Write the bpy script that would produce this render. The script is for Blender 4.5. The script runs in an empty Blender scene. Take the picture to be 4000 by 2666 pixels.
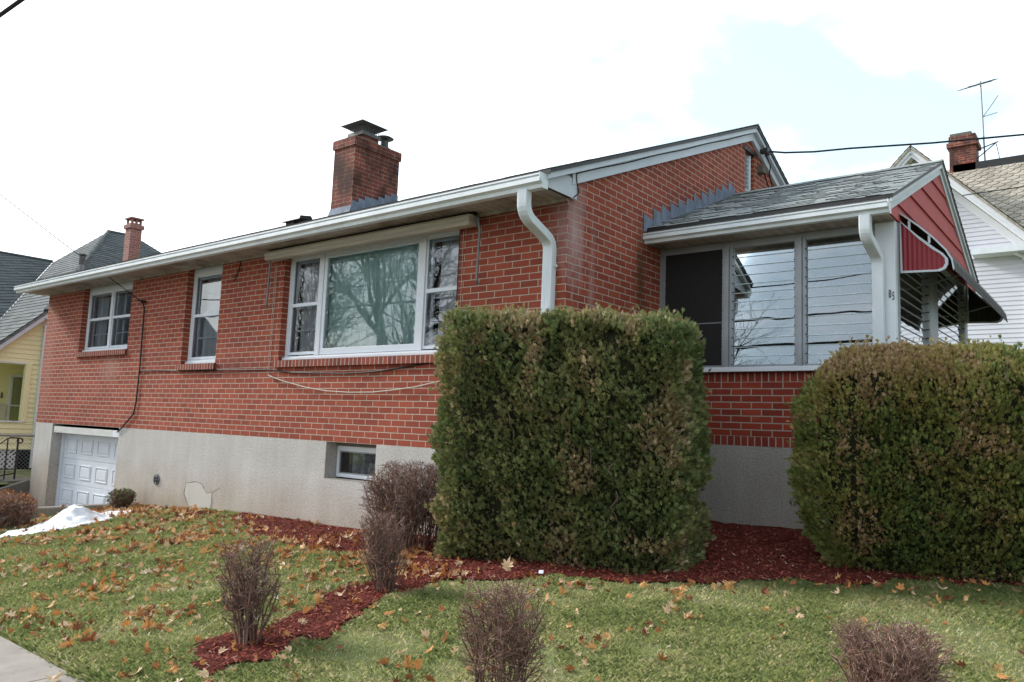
import bpy, math, random
import numpy as np
from mathutils import Matrix, Vector, noise as mnoise

random.seed(7); rng = np.random.default_rng(7)
S = bpy.context.scene
COL = S.collection

# ------------------------------------------------------------------ camera
CM = [[0.78038711, 0.62408647, 0.03888499], [0.03878923, -0.11038301, 0.99313191], [-0.62409243, 0.77351902, 0.11034932]]
CP = [3.999059, -5.698445, 0.242822]
camd = bpy.data.cameras.new('camera'); cam = bpy.data.objects.new('camera', camd); COL.objects.link(cam)
camd.sensor_width = 36; camd.lens = 3036.0218 / 4000 * 36; camd.clip_start = .05; camd.clip_end = 2000
mw = Matrix.Identity(4)
for i in range(3):
    mw[i][0] = CM[0][i]; mw[i][1] = CM[1][i]; mw[i][2] = -CM[2][i]; mw[i][3] = CP[i]
cam.matrix_world = mw
S.camera = cam

# ------------------------------------------------------------------ world, sun, exposure
SUN_AZ = -104.0      # degrees clockwise from +y
SUN_EL = 30.0
w = bpy.data.worlds.new('World'); S.world = w; w.use_nodes = True
nt = w.node_tree; nt.nodes.clear()
def N(t, ty, **k):
    n = t.nodes.new(ty)
    for a, b in k.items(): setattr(n, a, b)
    return n
out = N(nt, 'ShaderNodeOutputWorld'); bg = N(nt, 'ShaderNodeBackground')
sky = N(nt, 'ShaderNodeTexSky', sky_type='NISHITA', sun_disc=False)
sky.sun_elevation = math.radians(SUN_EL); sky.sun_rotation = math.radians(SUN_AZ)
sky.air_density = 1.0; sky.dust_density = 2.0; sky.ozone_density = 1.0
tc = N(nt, 'ShaderNodeTexCoord')
mp = N(nt, 'ShaderNodeMapping'); mp.inputs['Scale'].default_value = (1, 1, 2.0); mp.inputs['Location'].default_value = (1.35, .4, .2)
nz = N(nt, 'ShaderNodeTexNoise'); nz.inputs['Scale'].default_value = 2.3; nz.inputs['Detail'].default_value = 9; nz.inputs['Roughness'].default_value = .55
rmp = N(nt, 'ShaderNodeValToRGB')
rmp.color_ramp.elements[0].position = .40; rmp.color_ramp.elements[1].position = .60
rmp.color_ramp.elements[0].color = (.30, .30, .30, 1); rmp.color_ramp.elements[1].color = (1, 1, 1, 1)
# the veil of cloud is thickest towards the sun
dt = N(nt, 'ShaderNodeVectorMath', operation='DOT_PRODUCT')
dt.inputs[1].default_value = (math.sin(math.radians(-80)), math.cos(math.radians(-80)), .1)
mr = N(nt, 'ShaderNodeMapRange'); mr.inputs['From Min'].default_value = .52; mr.inputs['From Max'].default_value = .96
mx0 = N(nt, 'ShaderNodeMath', operation='MAXIMUM')
mix = N(nt, 'ShaderNodeMixRGB'); mix.inputs['Color2'].default_value = (12.3, 12.9, 13.6, 1)
hz = N(nt, 'ShaderNodeMixRGB', blend_type='ADD'); hz.inputs['Fac'].default_value = 1; hz.inputs['Color2'].default_value = (.7, 2.3, 2.7, 1)
nt.links.new(tc.outputs['Generated'], mp.inputs['Vector']); nt.links.new(mp.outputs['Vector'], nz.inputs['Vector'])
nt.links.new(nz.outputs['Fac'], rmp.inputs['Fac'])
nt.links.new(tc.outputs['Generated'], dt.inputs[0]); nt.links.new(dt.outputs['Value'], mr.inputs['Value'])
nt.links.new(rmp.outputs['Color'], mx0.inputs[0]); nt.links.new(mr.outputs['Result'], mx0.inputs[1])
nt.links.new(sky.outputs['Color'], hz.inputs['Color1'])
d2 = N(nt, 'ShaderNodeVectorMath', operation='DOT_PRODUCT'); d2.inputs[1].default_value = (-.93, .2, 0)
m2_ = N(nt, 'ShaderNodeMapRange'); m2_.inputs['From Min'].default_value = -.75; m2_.inputs['From Max'].default_value = .12; m2_.inputs['To Min'].default_value = .42; m2_.inputs['To Max'].default_value = 1.0
cl_ = N(nt, 'ShaderNodeVectorMath', operation='SCALE'); cl_.inputs[0].default_value = (12.3, 12.9, 13.6)
nt.links.new(tc.outputs['Generated'], d2.inputs[0]); nt.links.new(d2.outputs['Value'], m2_.inputs['Value']); nt.links.new(m2_.outputs['Result'], cl_.inputs['Scale']); nt.links.new(cl_.outputs[0], mix.inputs['Color2'])
nt.links.new(hz.outputs['Color'], mix.inputs['Color1']); nt.links.new(mx0.outputs[0], mix.inputs['Fac'])
nt.links.new(mix.outputs['Color'], bg.inputs['Color']); nt.links.new(bg.outputs['Background'], out.inputs['Surface'])
bg.inputs['Strength'].default_value = .085
sd = bpy.data.lights.new('sun', 'SUN'); sd.energy = 2.1; sd.angle = math.radians(9); sd.color = (1, .95, .88)
so = bpy.data.objects.new('sun', sd); COL.objects.link(so)
az, el = math.radians(SUN_AZ), math.radians(SUN_EL)
sv = Vector((math.sin(az) * math.cos(el), math.cos(az) * math.cos(el), math.sin(el)))
so.rotation_euler = sv.to_track_quat('Z', 'Y').to_euler()
vs = S.view_settings; vs.view_transform = 'Standard'; vs.look = 'None'; vs.exposure = 0.97; vs.gamma = 1
vs.use_curve_mapping = False
S.cycles.transparent_max_bounces = 16; S.cycles.max_bounces = 8

# ------------------------------------------------------------------ materials
def hx(r, g, b):            # sRGB 0..255 to linear
    f = lambda c: (c / 12.92 if c <= .04045 else ((c + .055) / 1.055) ** 2.4)
    return (f(r / 255), f(g / 255), f(b / 255), 1)
def basemat(name, rough=.7, spec=.3, metal=0):
    m = bpy.data.materials.new(name); m.use_nodes = True
    t = m.node_tree; b = t.nodes['Principled BSDF']
    b.inputs['Roughness'].default_value = rough; b.inputs['Specular IOR Level'].default_value = spec; b.inputs['Metallic'].default_value = metal
    return m, t, b
def L(t, a, b): t.links.new(a, b)
def coords(t, kind='Object', scale=(1, 1, 1)):
    c = N(t, 'ShaderNodeTexCoord'); m = N(t, 'ShaderNodeMapping'); m.inputs['Scale'].default_value = scale
    L(t, c.outputs[kind], m.inputs['Vector']); return m.outputs['Vector']
def noisy(t, vec, scale, detail=4, rough=.55):
    n = N(t, 'ShaderNodeTexNoise'); n.inputs['Scale'].default_value = scale; n.inputs['Detail'].default_value = detail; n.inputs['Roughness'].default_value = rough
    L(t, vec, n.inputs['Vector']); return n.outputs['Fac']
def ramp(t, fac, stops):
    r = N(t, 'ShaderNodeValToRGB'); e = r.color_ramp.elements
    while len(e) < len(stops): e.new(.5)
    for i, (p, c) in enumerate(stops): e[i].position = p; e[i].color = c
    L(t, fac, r.inputs['Fac']); return r.outputs['Color']
def mixc(t, a, b, fac, mode='MIX'):
    m = N(t, 'ShaderNodeMixRGB', blend_type=mode)
    for s, v in (('Color1', a), ('Color2', b), ('Fac', fac)):
        if isinstance(v, (tuple, float, int)): m.inputs[s].default_value = v
        else: L(t, v, m.inputs[s])
    return m.outputs['Color']
def bump(t, b, h, strength=.3, dist=.01):
    n = N(t, 'ShaderNodeBump'); n.inputs['Strength'].default_value = strength; n.inputs['Distance'].default_value = dist
    L(t, h, n.inputs['Height']); L(t, n.outputs['Normal'], b.inputs['Normal'])
def plain(name, c, rough=.6, var=.12, scale=6, spec=.3, metal=0, bmp=0, kind='Object', stretch=(1, 1, 1)):
    m, t, b = basemat(name, rough, spec, metal)
    v = coords(t, kind, stretch); n = noisy(t, v, scale, 6, .6)
    lo = tuple(x * (1 - var) for x in c[:3]) + (1,); hi = tuple(min(1, x * (1 + var)) for x in c[:3]) + (1,)
    L(t, ramp(t, n, [(.3, lo), (.7, hi)]), b.inputs['Base Color'])
    if bmp: bump(t, b, noisy(t, v, scale * 8, 3), bmp, .01)
    return m
def brickmat(name, c1, c2, mortar, bw=.21, rh=.0677, ms=.011, stain=None, offset=.5, var=.3, spots=False):
    m, t, b = basemat(name, .82, .2)
    uv = coords(t, 'UV')
    # slightly uneven joints
    br = N(t, 'ShaderNodeTexBrick'); br.offset = offset
    for k, v in dict(Scale=1.0).items(): br.inputs[k].default_value = v
    br.inputs['Brick Width'].default_value = bw; br.inputs['Row Height'].default_value = rh
    br.inputs['Mortar Size'].default_value = ms / 2; br.inputs['Mortar Smooth'].default_value = .25; br.inputs['Bias'].default_value = -.1
    br.inputs['Color1'].default_value = c1; br.inputs['Color2'].default_value = c2; br.inputs['Mortar'].default_value = mortar
    wob = N(t, 'ShaderNodeTexNoise'); wob.inputs['Scale'].default_value = 9; wob.inputs['Detail'].default_value = 2
    L(t, uv, wob.inputs['Vector'])
    sc = N(t, 'ShaderNodeVectorMath', operation='SCALE'); sc.inputs['Scale'].default_value = .006
    sub = N(t, 'ShaderNodeVectorMath', operation='SUBTRACT'); sub.inputs[1].default_value = (.5, .5, .5)
    L(t, wob.outputs['Color'], sub.inputs[0]); L(t, sub.outputs[0], sc.inputs[0])
    ad = N(t, 'ShaderNodeVectorMath', operation='ADD'); L(t, uv, ad.inputs[0]); L(t, sc.outputs[0], ad.inputs[1])
    L(t, ad.outputs[0], br.inputs['Vector'])
    big = noisy(t, uv, 1.1, 5); fine = noisy(t, uv, 60, 4, .7); mid = noisy(t, uv, 7, 3)
    col = mixc(t, br.outputs['Color'], ramp(t, fine, [(.3, (.72, .72, .72, 1)), (.7, (1.2, 1.2, 1.2, 1))]), .55, 'MULTIPLY')
    col = mixc(t, col, ramp(t, big, [(.3, (.82, .80, .80, 1)), (.7, (1.12, 1.12, 1.12, 1))]), .7, 'MULTIPLY')
    col = mixc(t, col, ramp(t, mid, [(.62, (0, 0, 0, 1)), (.85, (.10, .085, .08, 1))]), .5, 'ADD')
    if spots:
        o = coords(t, 'Object'); gr = noisy(t, coords(t, 'Object', (9, 9, 2.2)), 1.6, 5, .65)
        for c_, s_, cc_, am in (((0, .12, 2.1), (3, 4.5, 1.5), hx(186, 160, 158), .75), ((0, .42, 1.5), (3, 12, 1.1), hx(176, 140, 134), .5), ((0, 1.36, 1.9), (2, 6, 1.2), hx(70, 54, 36), .8), ((-8.9, 0, .93), (2.2, 3, 3.5), hx(180, 140, 126), .5), ((-11.4, 0, 1.3), (3, 3, .6), hx(170, 120, 108), .45), ((-1.2, 0, 2.3), (.45, 2, 4), hx(88, 44, 38), .5), ((-5.4, 0, .86), (.8, 2, 6), hx(90, 46, 40), .5)):
            sb = N(t, 'ShaderNodeVectorMath', operation='SUBTRACT'); sb.inputs[1].default_value = c_; L(t, o, sb.inputs[0])
            ml_ = N(t, 'ShaderNodeVectorMath', operation='MULTIPLY'); ml_.inputs[1].default_value = s_; L(t, sb.outputs[0], ml_.inputs[0])
            ln_ = N(t, 'ShaderNodeVectorMath', operation='LENGTH'); L(t, ml_.outputs[0], ln_.inputs[0])
            a1 = N(t, 'ShaderNodeMath', operation='MULTIPLY_ADD'); a1.inputs[1].default_value = 1.6; L(t, gr, a1.inputs[0]); 
            ng = N(t, 'ShaderNodeMath', operation='MULTIPLY'); ng.inputs[1].default_value = -1.0; L(t, ln_.outputs['Value'], ng.inputs[0]); L(t, ng.outputs[0], a1.inputs[2])
            m2 = N(t, 'ShaderNodeMapRange'); m2.inputs['From Min'].default_value = -.2; m2.inputs['From Max'].default_value = .8; m2.inputs['To Max'].default_value = am; L(t, a1.outputs[0], m2.inputs['Value'])
            col = mixc(t, col, cc_, m2.outputs[0])
    if stain:
        o = coords(t, 'Object', (1.6, 1.6, .9)); s = noisy(t, o, 1.4, 5, .6)
        col = mixc(t, col, stain, ramp(t, s, [(.42, (0, 0, 0, 1)), (.62, (.85, .85, .85, 1))]))
    L(t, col, b.inputs['Base Color'])
    inv = N(t, 'ShaderNodeMath', operation='SUBTRACT'); inv.inputs[0].default_value = 1; L(t, br.outputs['Fac'], inv.inputs[1])
    h = N(t, 'ShaderNodeMath', operation='MULTIPLY_ADD'); h.inputs[1].default_value = .18; L(t, fine, h.inputs[0]); L(t, inv.outputs[0], h.inputs[2])
    bump(t, b, h.outputs[0], .7, .006)
    return m
M = {}
M['brick'] = brickmat('brick', hx(158, 78, 58), hx(132, 62, 49), hx(182, 162, 146), spots=True)
M['brick_porch'] = brickmat('brick_porch', hx(158, 66, 46), hx(128, 52, 40), hx(170, 154, 142), ms=.013)
M['rowlock'] = brickmat('rowlock_brick', hx(144, 74, 60), hx(108, 54, 48), hx(176, 160, 146), bw=.071, rh=.5, ms=.013, offset=0)
M['soldier'] = brickmat('soldier_brick', hx(150, 64, 48), hx(122, 50, 41), hx(176, 162, 152), bw=.07, rh=.5, ms=.013, offset=0)
M['brick_chimney'] = brickmat('brick_chimney', hx(140, 72, 58), hx(110, 56, 48), hx(150, 134, 120), stain=hx(48, 34, 28))
M['brick_old'] = brickmat('brick_old', hx(150, 74, 56), hx(108, 58, 50), hx(170, 160, 150), bw=.21, rh=.07, stain=hx(66, 48, 44))
M['brick_pale'] = brickmat('brick_pale', hx(160, 110, 100), hx(138, 94, 86), hx(170, 156, 148), rh=.07)

def stucco(name, c, dirt):
    m, t, b = basemat(name, .9, .1)
    v = coords(t); f = noisy(t, v, 55, 3, .85); g = noisy(t, v, 1.6, 5)
    vs_ = coords(t, 'Object', (5, 5, .7)); st = noisy(t, vs_, 1.2, 4)
    col = ramp(t, f, [(.30, tuple(x * .5 for x in c[:3]) + (1,)), (.5, c), (.72, tuple(min(1, x * 1.18) for x in c[:3]) + (1,))])
    col = mixc(t, col, ramp(t, g, [(.3, (.86, .85, .83, 1)), (.7, (1.06, 1.06, 1.06, 1))]), .8, 'MULTIPLY')
    col = mixc(t, col, ramp(t, st, [(.3, (.88, .87, .86, 1)), (.65, (1.04, 1.04, 1.04, 1))]), .7, 'MULTIPLY')
    # rain splash dirt low on the wall (world z)
    geo = N(t, 'ShaderNodeNewGeometry'); sp = N(t, 'ShaderNodeSeparateXYZ'); L(t, geo.outputs['Position'], sp.inputs[0])
    ad = N(t, 'ShaderNodeMath', operation='MULTIPLY_ADD'); ad.inputs[1].default_value = .5; L(t, g, ad.inputs[0]); L(t, sp.outputs['Z'], ad.inputs[2])
    mr_ = N(t, 'ShaderNodeMapRange'); mr_.inputs['From Min'].default_value = -.15; mr_.inputs['From Max'].default_value = -.85; L(t, ad.outputs[0], mr_.inputs['Value'])
    ml = N(t, 'ShaderNodeMath', operation='MULTIPLY'); ml.inputs[1].default_value = .85; L(t, mr_.outputs[0], ml.inputs[0])
    col = mixc(t, col, dirt, ml.outputs[0], 'MULTIPLY')
    L(t, col, b.inputs['Base Color']); bump(t, b, f, .6, .012)
    return m
M['stucco'] = stucco('stucco', hx(196, 191, 187), (.84, .71, .58, 1))
M['stucco_porch'] = stucco('stucco_porch', hx(170, 164, 158), (.9, .85, .78, 1))
M['patch'] = plain('smooth_patch', hx(190, 184, 176), .8, .08, 3)

def shinglemat(name, c1, c2, bw=.3, rh=.13, gap=(.05, .05, .05, 1)):
    m, t, b = basemat(name, .9, .15)
    uv = coords(t, 'UV'); br = N(t, 'ShaderNodeTexBrick'); br.offset = .5
    br.inputs['Scale'].default_value = 1; br.inputs['Brick Width'].default_value = bw; br.inputs['Row Height'].default_value = rh
    br.inputs['Mortar Size'].default_value = .0035; br.inputs['Bias'].default_value = 0
    br.inputs['Color1'].default_value = c1; br.inputs['Color2'].default_value = c2; br.inputs['Mortar'].default_value = gap
    L(t, uv, br.inputs['Vector'])
    f = noisy(t, uv, 160, 3, .8); g = noisy(t, uv, 1.5, 4)
    col = mixc(t, br.outputs['Color'], ramp(t, f, [(.25, (.6, .6, .6, 1)), (.75, (1.35, 1.35, 1.35, 1))]), .8, 'MULTIPLY')
    col = mixc(t, col, ramp(t, g, [(.3, (.8, .8, .8, 1)), (.7, (1.15, 1.15, 1.15, 1))]), .8, 'MULTIPLY')
    L(t, col, b.inputs['Base Color']); bump(t, b, f, .5, .004); return m
M['shingle'] = shinglemat('shingle', hx(158, 162, 160), hx(118, 124, 124))
M['shingle_dark'] = shinglemat('shingle_dark', hx(96, 100, 100), hx(74, 80, 82), gap=(.02, .02, .02, 1))
M['shingle_mid'] = shinglemat('shingle_mid', hx(122, 124, 124), hx(94, 98, 100))
M['shingle_pale'] = shinglemat('shingle_pale', hx(178, 170, 156), hx(150, 142, 130), bw=.3, rh=.2, gap=hx(90, 80, 80))
M['white'] = plain('white_paint', hx(218, 220, 226), .42, .05, 3, .4)
M['white_metal'] = plain('white_metal', hx(220, 224, 228), .38, .10, 5, .5, stretch=(1, 1, .3))
M['dirty_white'] = plain('dirty_white', hx(200, 198, 194), .5, .12, 3, .4, stretch=(1, 1, 6))
M['trim_grey'] = plain('trim_grey', hx(196, 200, 208), .45, .08, 3, .4)
def soffitmat():
    m, t, b = basemat('soffit', .7, .2)
    v = coords(t); sp = N(t, 'ShaderNodeSeparateXYZ'); L(t, v, sp.inputs[0])
    wv = N(t, 'ShaderNodeMath', operation='PINGPONG'); wv.inputs[1].default_value = .05; L(t, sp.outputs['X'], wv.inputs[0])
    n = noisy(t, v, 2.2, 6, .7)
    col = ramp(t, n, [(.36, hx(140, 126, 116)), (.5, hx(184, 174, 166)), (.7, hx(204, 196, 190))])
    col = mixc(t, col, ramp(t, wv.outputs[0], [(0, (.55, .55, .55, 1)), (.08, (1, 1, 1, 1))]), .7, 'MULTIPLY')
    L(t, col, b.inputs['Base Color']); return m
M['soffit'] = soffitmat()
M['vinyl_sash'] = plain('vinyl_sash', hx(216, 220, 228), .35, .04, 3, .4)
M['aluminium'] = plain('aluminium', hx(150, 152, 156), .45, .12, 5, .5, .35)
M['galv'] = plain('galvanised', hx(120, 122, 126), .5, .15, 8, .5, .4)
M['lead'] = plain('lead_flashing', hx(118, 124, 138), .8, .3, 9, .2, .05, stretch=(1, 1, .5))
M['dark_metal_and_shade'] = plain('dark_metal_and_shade', hx(52, 50, 50), .5, .2, 8, .4, .3)  # metal parts; also the painted shadow lines on shingle butts
M['rust_metal'] = plain('cap_metal', hx(92, 90, 88), .6, .25, 10, .4, .3)
M['black_iron'] = plain('black_iron', hx(26, 26, 28), .4, .1, 8, .5)
M['black'] = plain('black_rubber', hx(26, 26, 26), .6, .1, 8, .3)
M['rope'] = plain('rope', hx(196, 190, 178), .8, .1, 30, .2)
M['awning_box'] = plain('weathered_box', hx(176, 168, 156), .7, .18, 2.2, .3, stretch=(.6, 1, 9))
M['dark_fabric'] = plain('rolled_canvas', hx(44, 30, 28), .9, .2, 8, .1)
M['red_paint'] = plain('red_siding', hx(178, 84, 84), .7, .07, 4, .2)
M['red_dark'] = plain('red_awning_metal', hx(140, 34, 42), .35, .1, 4, .5)
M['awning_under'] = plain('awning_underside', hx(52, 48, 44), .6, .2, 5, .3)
M['concrete'] = plain('concrete', hx(150, 142, 134), .9, .14, 5, .1, bmp=.3)
M['concrete_dark'] = plain('concrete_dark', hx(112, 106, 98), .9, .2, 5, .1, bmp=.3)
M['asphalt'] = plain('asphalt', (.06, .06, .062, 1), .9, .2, 12, .2, bmp=.3)
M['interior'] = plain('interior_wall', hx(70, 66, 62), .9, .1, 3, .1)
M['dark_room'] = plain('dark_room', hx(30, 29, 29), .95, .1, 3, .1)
M['slat_edge'] = plain('glass_edge_glint', hx(190, 204, 206), .3, .05, 10, .5)  # pale tone paints the light caught along the slat edges
M['black_mesh'] = plain('insect_screen', hx(46, 44, 44), .9, .1, 40, .1)
M['siding_yellow'] = plain('siding_yellow', hx(238, 233, 188), .55, .05, 2, .3)
M['siding_white'] = plain('siding_white', hx(206, 206, 214), .5, .04, 2, .3)
M['soffit_cream'] = plain('soffit_cream', hx(222, 220, 210), .6, .05, 2, .3)
M['snow'] = plain('snow', (.80, .81, .84, 1), .6, .16, 5, .3, bmp=1.0)
M['paper'] = plain('paper', hx(220, 224, 236), .6, .03, 10)
M['skin_label'] = plain('letterbox', hx(206, 200, 186), .5, .05, 5)

def clothmat(name, c, tr=.35, pattern=False):
    m, t, b = basemat(name, .9, .1)
    v = coords(t); n = noisy(t, v, 14 if pattern else 3, 5, .6)
    L(t, ramp(t, n, [(.42 if pattern else .3, tuple(x * (.35 if pattern else .8) for x in c[:3]) + (1,)), (.6 if pattern else .7, c)]), b.inputs['Base Color'])
    tl = N(t, 'ShaderNodeBsdfTranslucent'); tl.inputs['Color'].default_value = c
    ms = N(t, 'ShaderNodeMixShader'); ms.inputs['Fac'].default_value = tr
    L(t, b.outputs[0], ms.inputs[1]); L(t, tl.outputs[0], ms.inputs[2]); L(t, ms.outputs[0], t.nodes['Material Output'].inputs['Surface']); return m
M['curtain_teal'] = clothmat('curtain_teal', hx(222, 246, 242), .15)
M['curtain_grey'] = clothmat('curtain_grey', hx(226, 224, 230), .2)
M['curtain_lace'] = clothmat('curtain_lace', hx(200, 200, 210), .2, True)
M['reflection_film'] = clothmat('reflection_sheet', hx(170, 168, 164), .3, True)  # pale patterned film imitating reflections in the porch end windows

def glassmat(name, ior=1.6, tint=(.93, .96, .96, 1), rough=0):
    m = bpy.data.materials.new(name); m.use_nodes = True; t = m.node_tree; t.nodes.clear()
    o = N(t, 'ShaderNodeOutputMaterial'); tr = N(t, 'ShaderNodeBsdfTransparent'); gl = N(t, 'ShaderNodeBsdfGlossy'); fr = N(t, 'ShaderNodeFresnel')
    tr.inputs['Color'].default_value = tint; gl.inputs['Roughness'].default_value = rough; gl.inputs['Color'].default_value = (.95, .97, 1, 1)
    fr.inputs['IOR'].default_value = ior
    nn = noisy(t, coords(t, 'Object'), 1.3, 2); bp = N(t, 'ShaderNodeBump'); bp.inputs['Strength'].default_value = .05; bp.inputs['Distance'].default_value = .03
    L(t, nn, bp.inputs['Height']); L(t, bp.outputs['Normal'], gl.inputs['Normal']); 
    mx = N(t, 'ShaderNodeMixShader'); L(t, fr.outputs[0], mx.inputs['Fac']); L(t, tr.outputs[0], mx.inputs[1]); L(t, gl.outputs[0], mx.inputs[2]); L(t, mx.outputs[0], o.inputs['Surface'])
    return m
M['glass'] = glassmat('window_glass', 2.0)
M['glass_big'] = glassmat('storm_glass', 2.1, (.97, .99, .99, 1))
M['glass_side'] = glassmat('side_louvre_glass', 1.42, (.6, .64, .66, 1))
M['glass_slat'] = glassmat('louvre_glass', 2.2, (.75, .8, .82, 1))

def leafy(name, stops, tr=.25, rough=.6, attr='tone'):
    m, t, b = basemat(name, rough, .25)
    a = N(t, 'ShaderNodeAttribute', attribute_name=attr)
    col = ramp(t, a.outputs['Fac'], stops); L(t, col, b.inputs['Base Color'])
    tl = N(t, 'ShaderNodeBsdfTranslucent'); L(t, col, tl.inputs['Color'])
    ms = N(t, 'ShaderNodeMixShader'); ms.inputs['Fac'].default_value = tr
    L(t, b.outputs[0], ms.inputs[1]); L(t, tl.outputs[0], ms.inputs[2]); L(t, ms.outputs[0], t.nodes['Material Output'].inputs['Surface']); return m
G = lambda r, g, b: (r, g, b, 1)
M['hedge'] = leafy('hedge_foliage', [(0, G(.075, .115, .05)), (.35, G(.17, .215, .08)), (.6, G(.31, .31, .12)), (.76, G(.43, .35, .19)), (.88, G(.38, .20, .11)), (1, G(.62, .52, .36))], .3)
M['hedge_brown'] = leafy('hedge_foliage_browned', [(0, G(.065, .12, .045)), (.38, G(.17, .225, .065)), (.56, G(.35, .32, .09)), (.76, G(.41, .27, .13)), (.9, G(.36, .2, .12)), (1, G(.58, .45, .3))], .3)
M['stem_pale'] = plain('stem_pale', (.17, .125, .10, 1), .8, .3, 20, .1)
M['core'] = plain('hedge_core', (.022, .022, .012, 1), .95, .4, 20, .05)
M['grass'] = leafy('grass_blades', [(0, G(.19, .235, .09)), (.4, G(.39, .46, .17)), (.62, G(.59, .57, .28)), (.8, G(.78, .66, .40)), (1, G(.9, .82, .64))], .4, .5)
M['leaf'] = leafy('fallen_leaf', [(0, G(.14, .065, .035)), (.25, G(.32, .12, .05)), (.5, G(.56, .23, .07)), (.7, G(.66, .38, .15)), (.85, G(.66, .46, .29)), (1, G(.8, .66, .5))], .25, .6)
M['twig'] = leafy('bare_twigs', [(0, G(.055, .034, .028)), (.5, G(.15, .085, .066)), (.8, G(.30, .17, .13)), (1, G(.5, .4, .34))], 0, .7)
M['bark'] = plain('bark', (.085, .07, .06, 1), .95, .3, 9, .1, bmp=.5)
M['mulch_chip'] = leafy('mulch_chips', [(0, G(.08, .018, .012)), (.5, G(.26, .052, .034)), (.85, G(.40, .11, .075)), (1, G(.58, .42, .33))], 0, .85)

def groundmat():
    m, t, b = basemat('lawn_soil', .95, .1)
    v = coords(t); n = noisy(t, v, 2.2, 6, .6); f = noisy(t, v, 45, 4, .7)
    c = ramp(t, n, [(.3, G(.15, .17, .07)), (.5, G(.2, .22, .09)), (.64, G(.27, .23, .13)), (.75, G(.26, .2, .14))])
    c = mixc(t, c, ramp(t, f, [(.3, G(.5, .5, .5)), (.7, G(1.3, 1.3, 1.2))]), .8, 'MULTIPLY')
    L(t, c, b.inputs['Base Color']); bump(t, b, f, .8, .03); return m
M['lawn'] = groundmat()
def mulchmat():
    m, t, b = basemat('mulch_soil', .95, .1)
    v = coords(t, 'Object', (1, 1, 1)); f = noisy(t, v, 60, 4, .75); n = noisy(t, v, 3, 4)
    c = ramp(t, f, [(.3, G(.045, .012, .009)), (.5, G(.14, .03, .022)), (.75, G(.26, .068, .048))])
    c = mixc(t, c, ramp(t, n, [(.3, G(.7, .7, .7)), (.7, G(1.1, 1.1, 1.1))]), .8, 'MULTIPLY')
    L(t, c, b.inputs['Base Color']); bump(t, b, f, 1, .03); return m
M['mulch'] = mulchmat()

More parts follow.
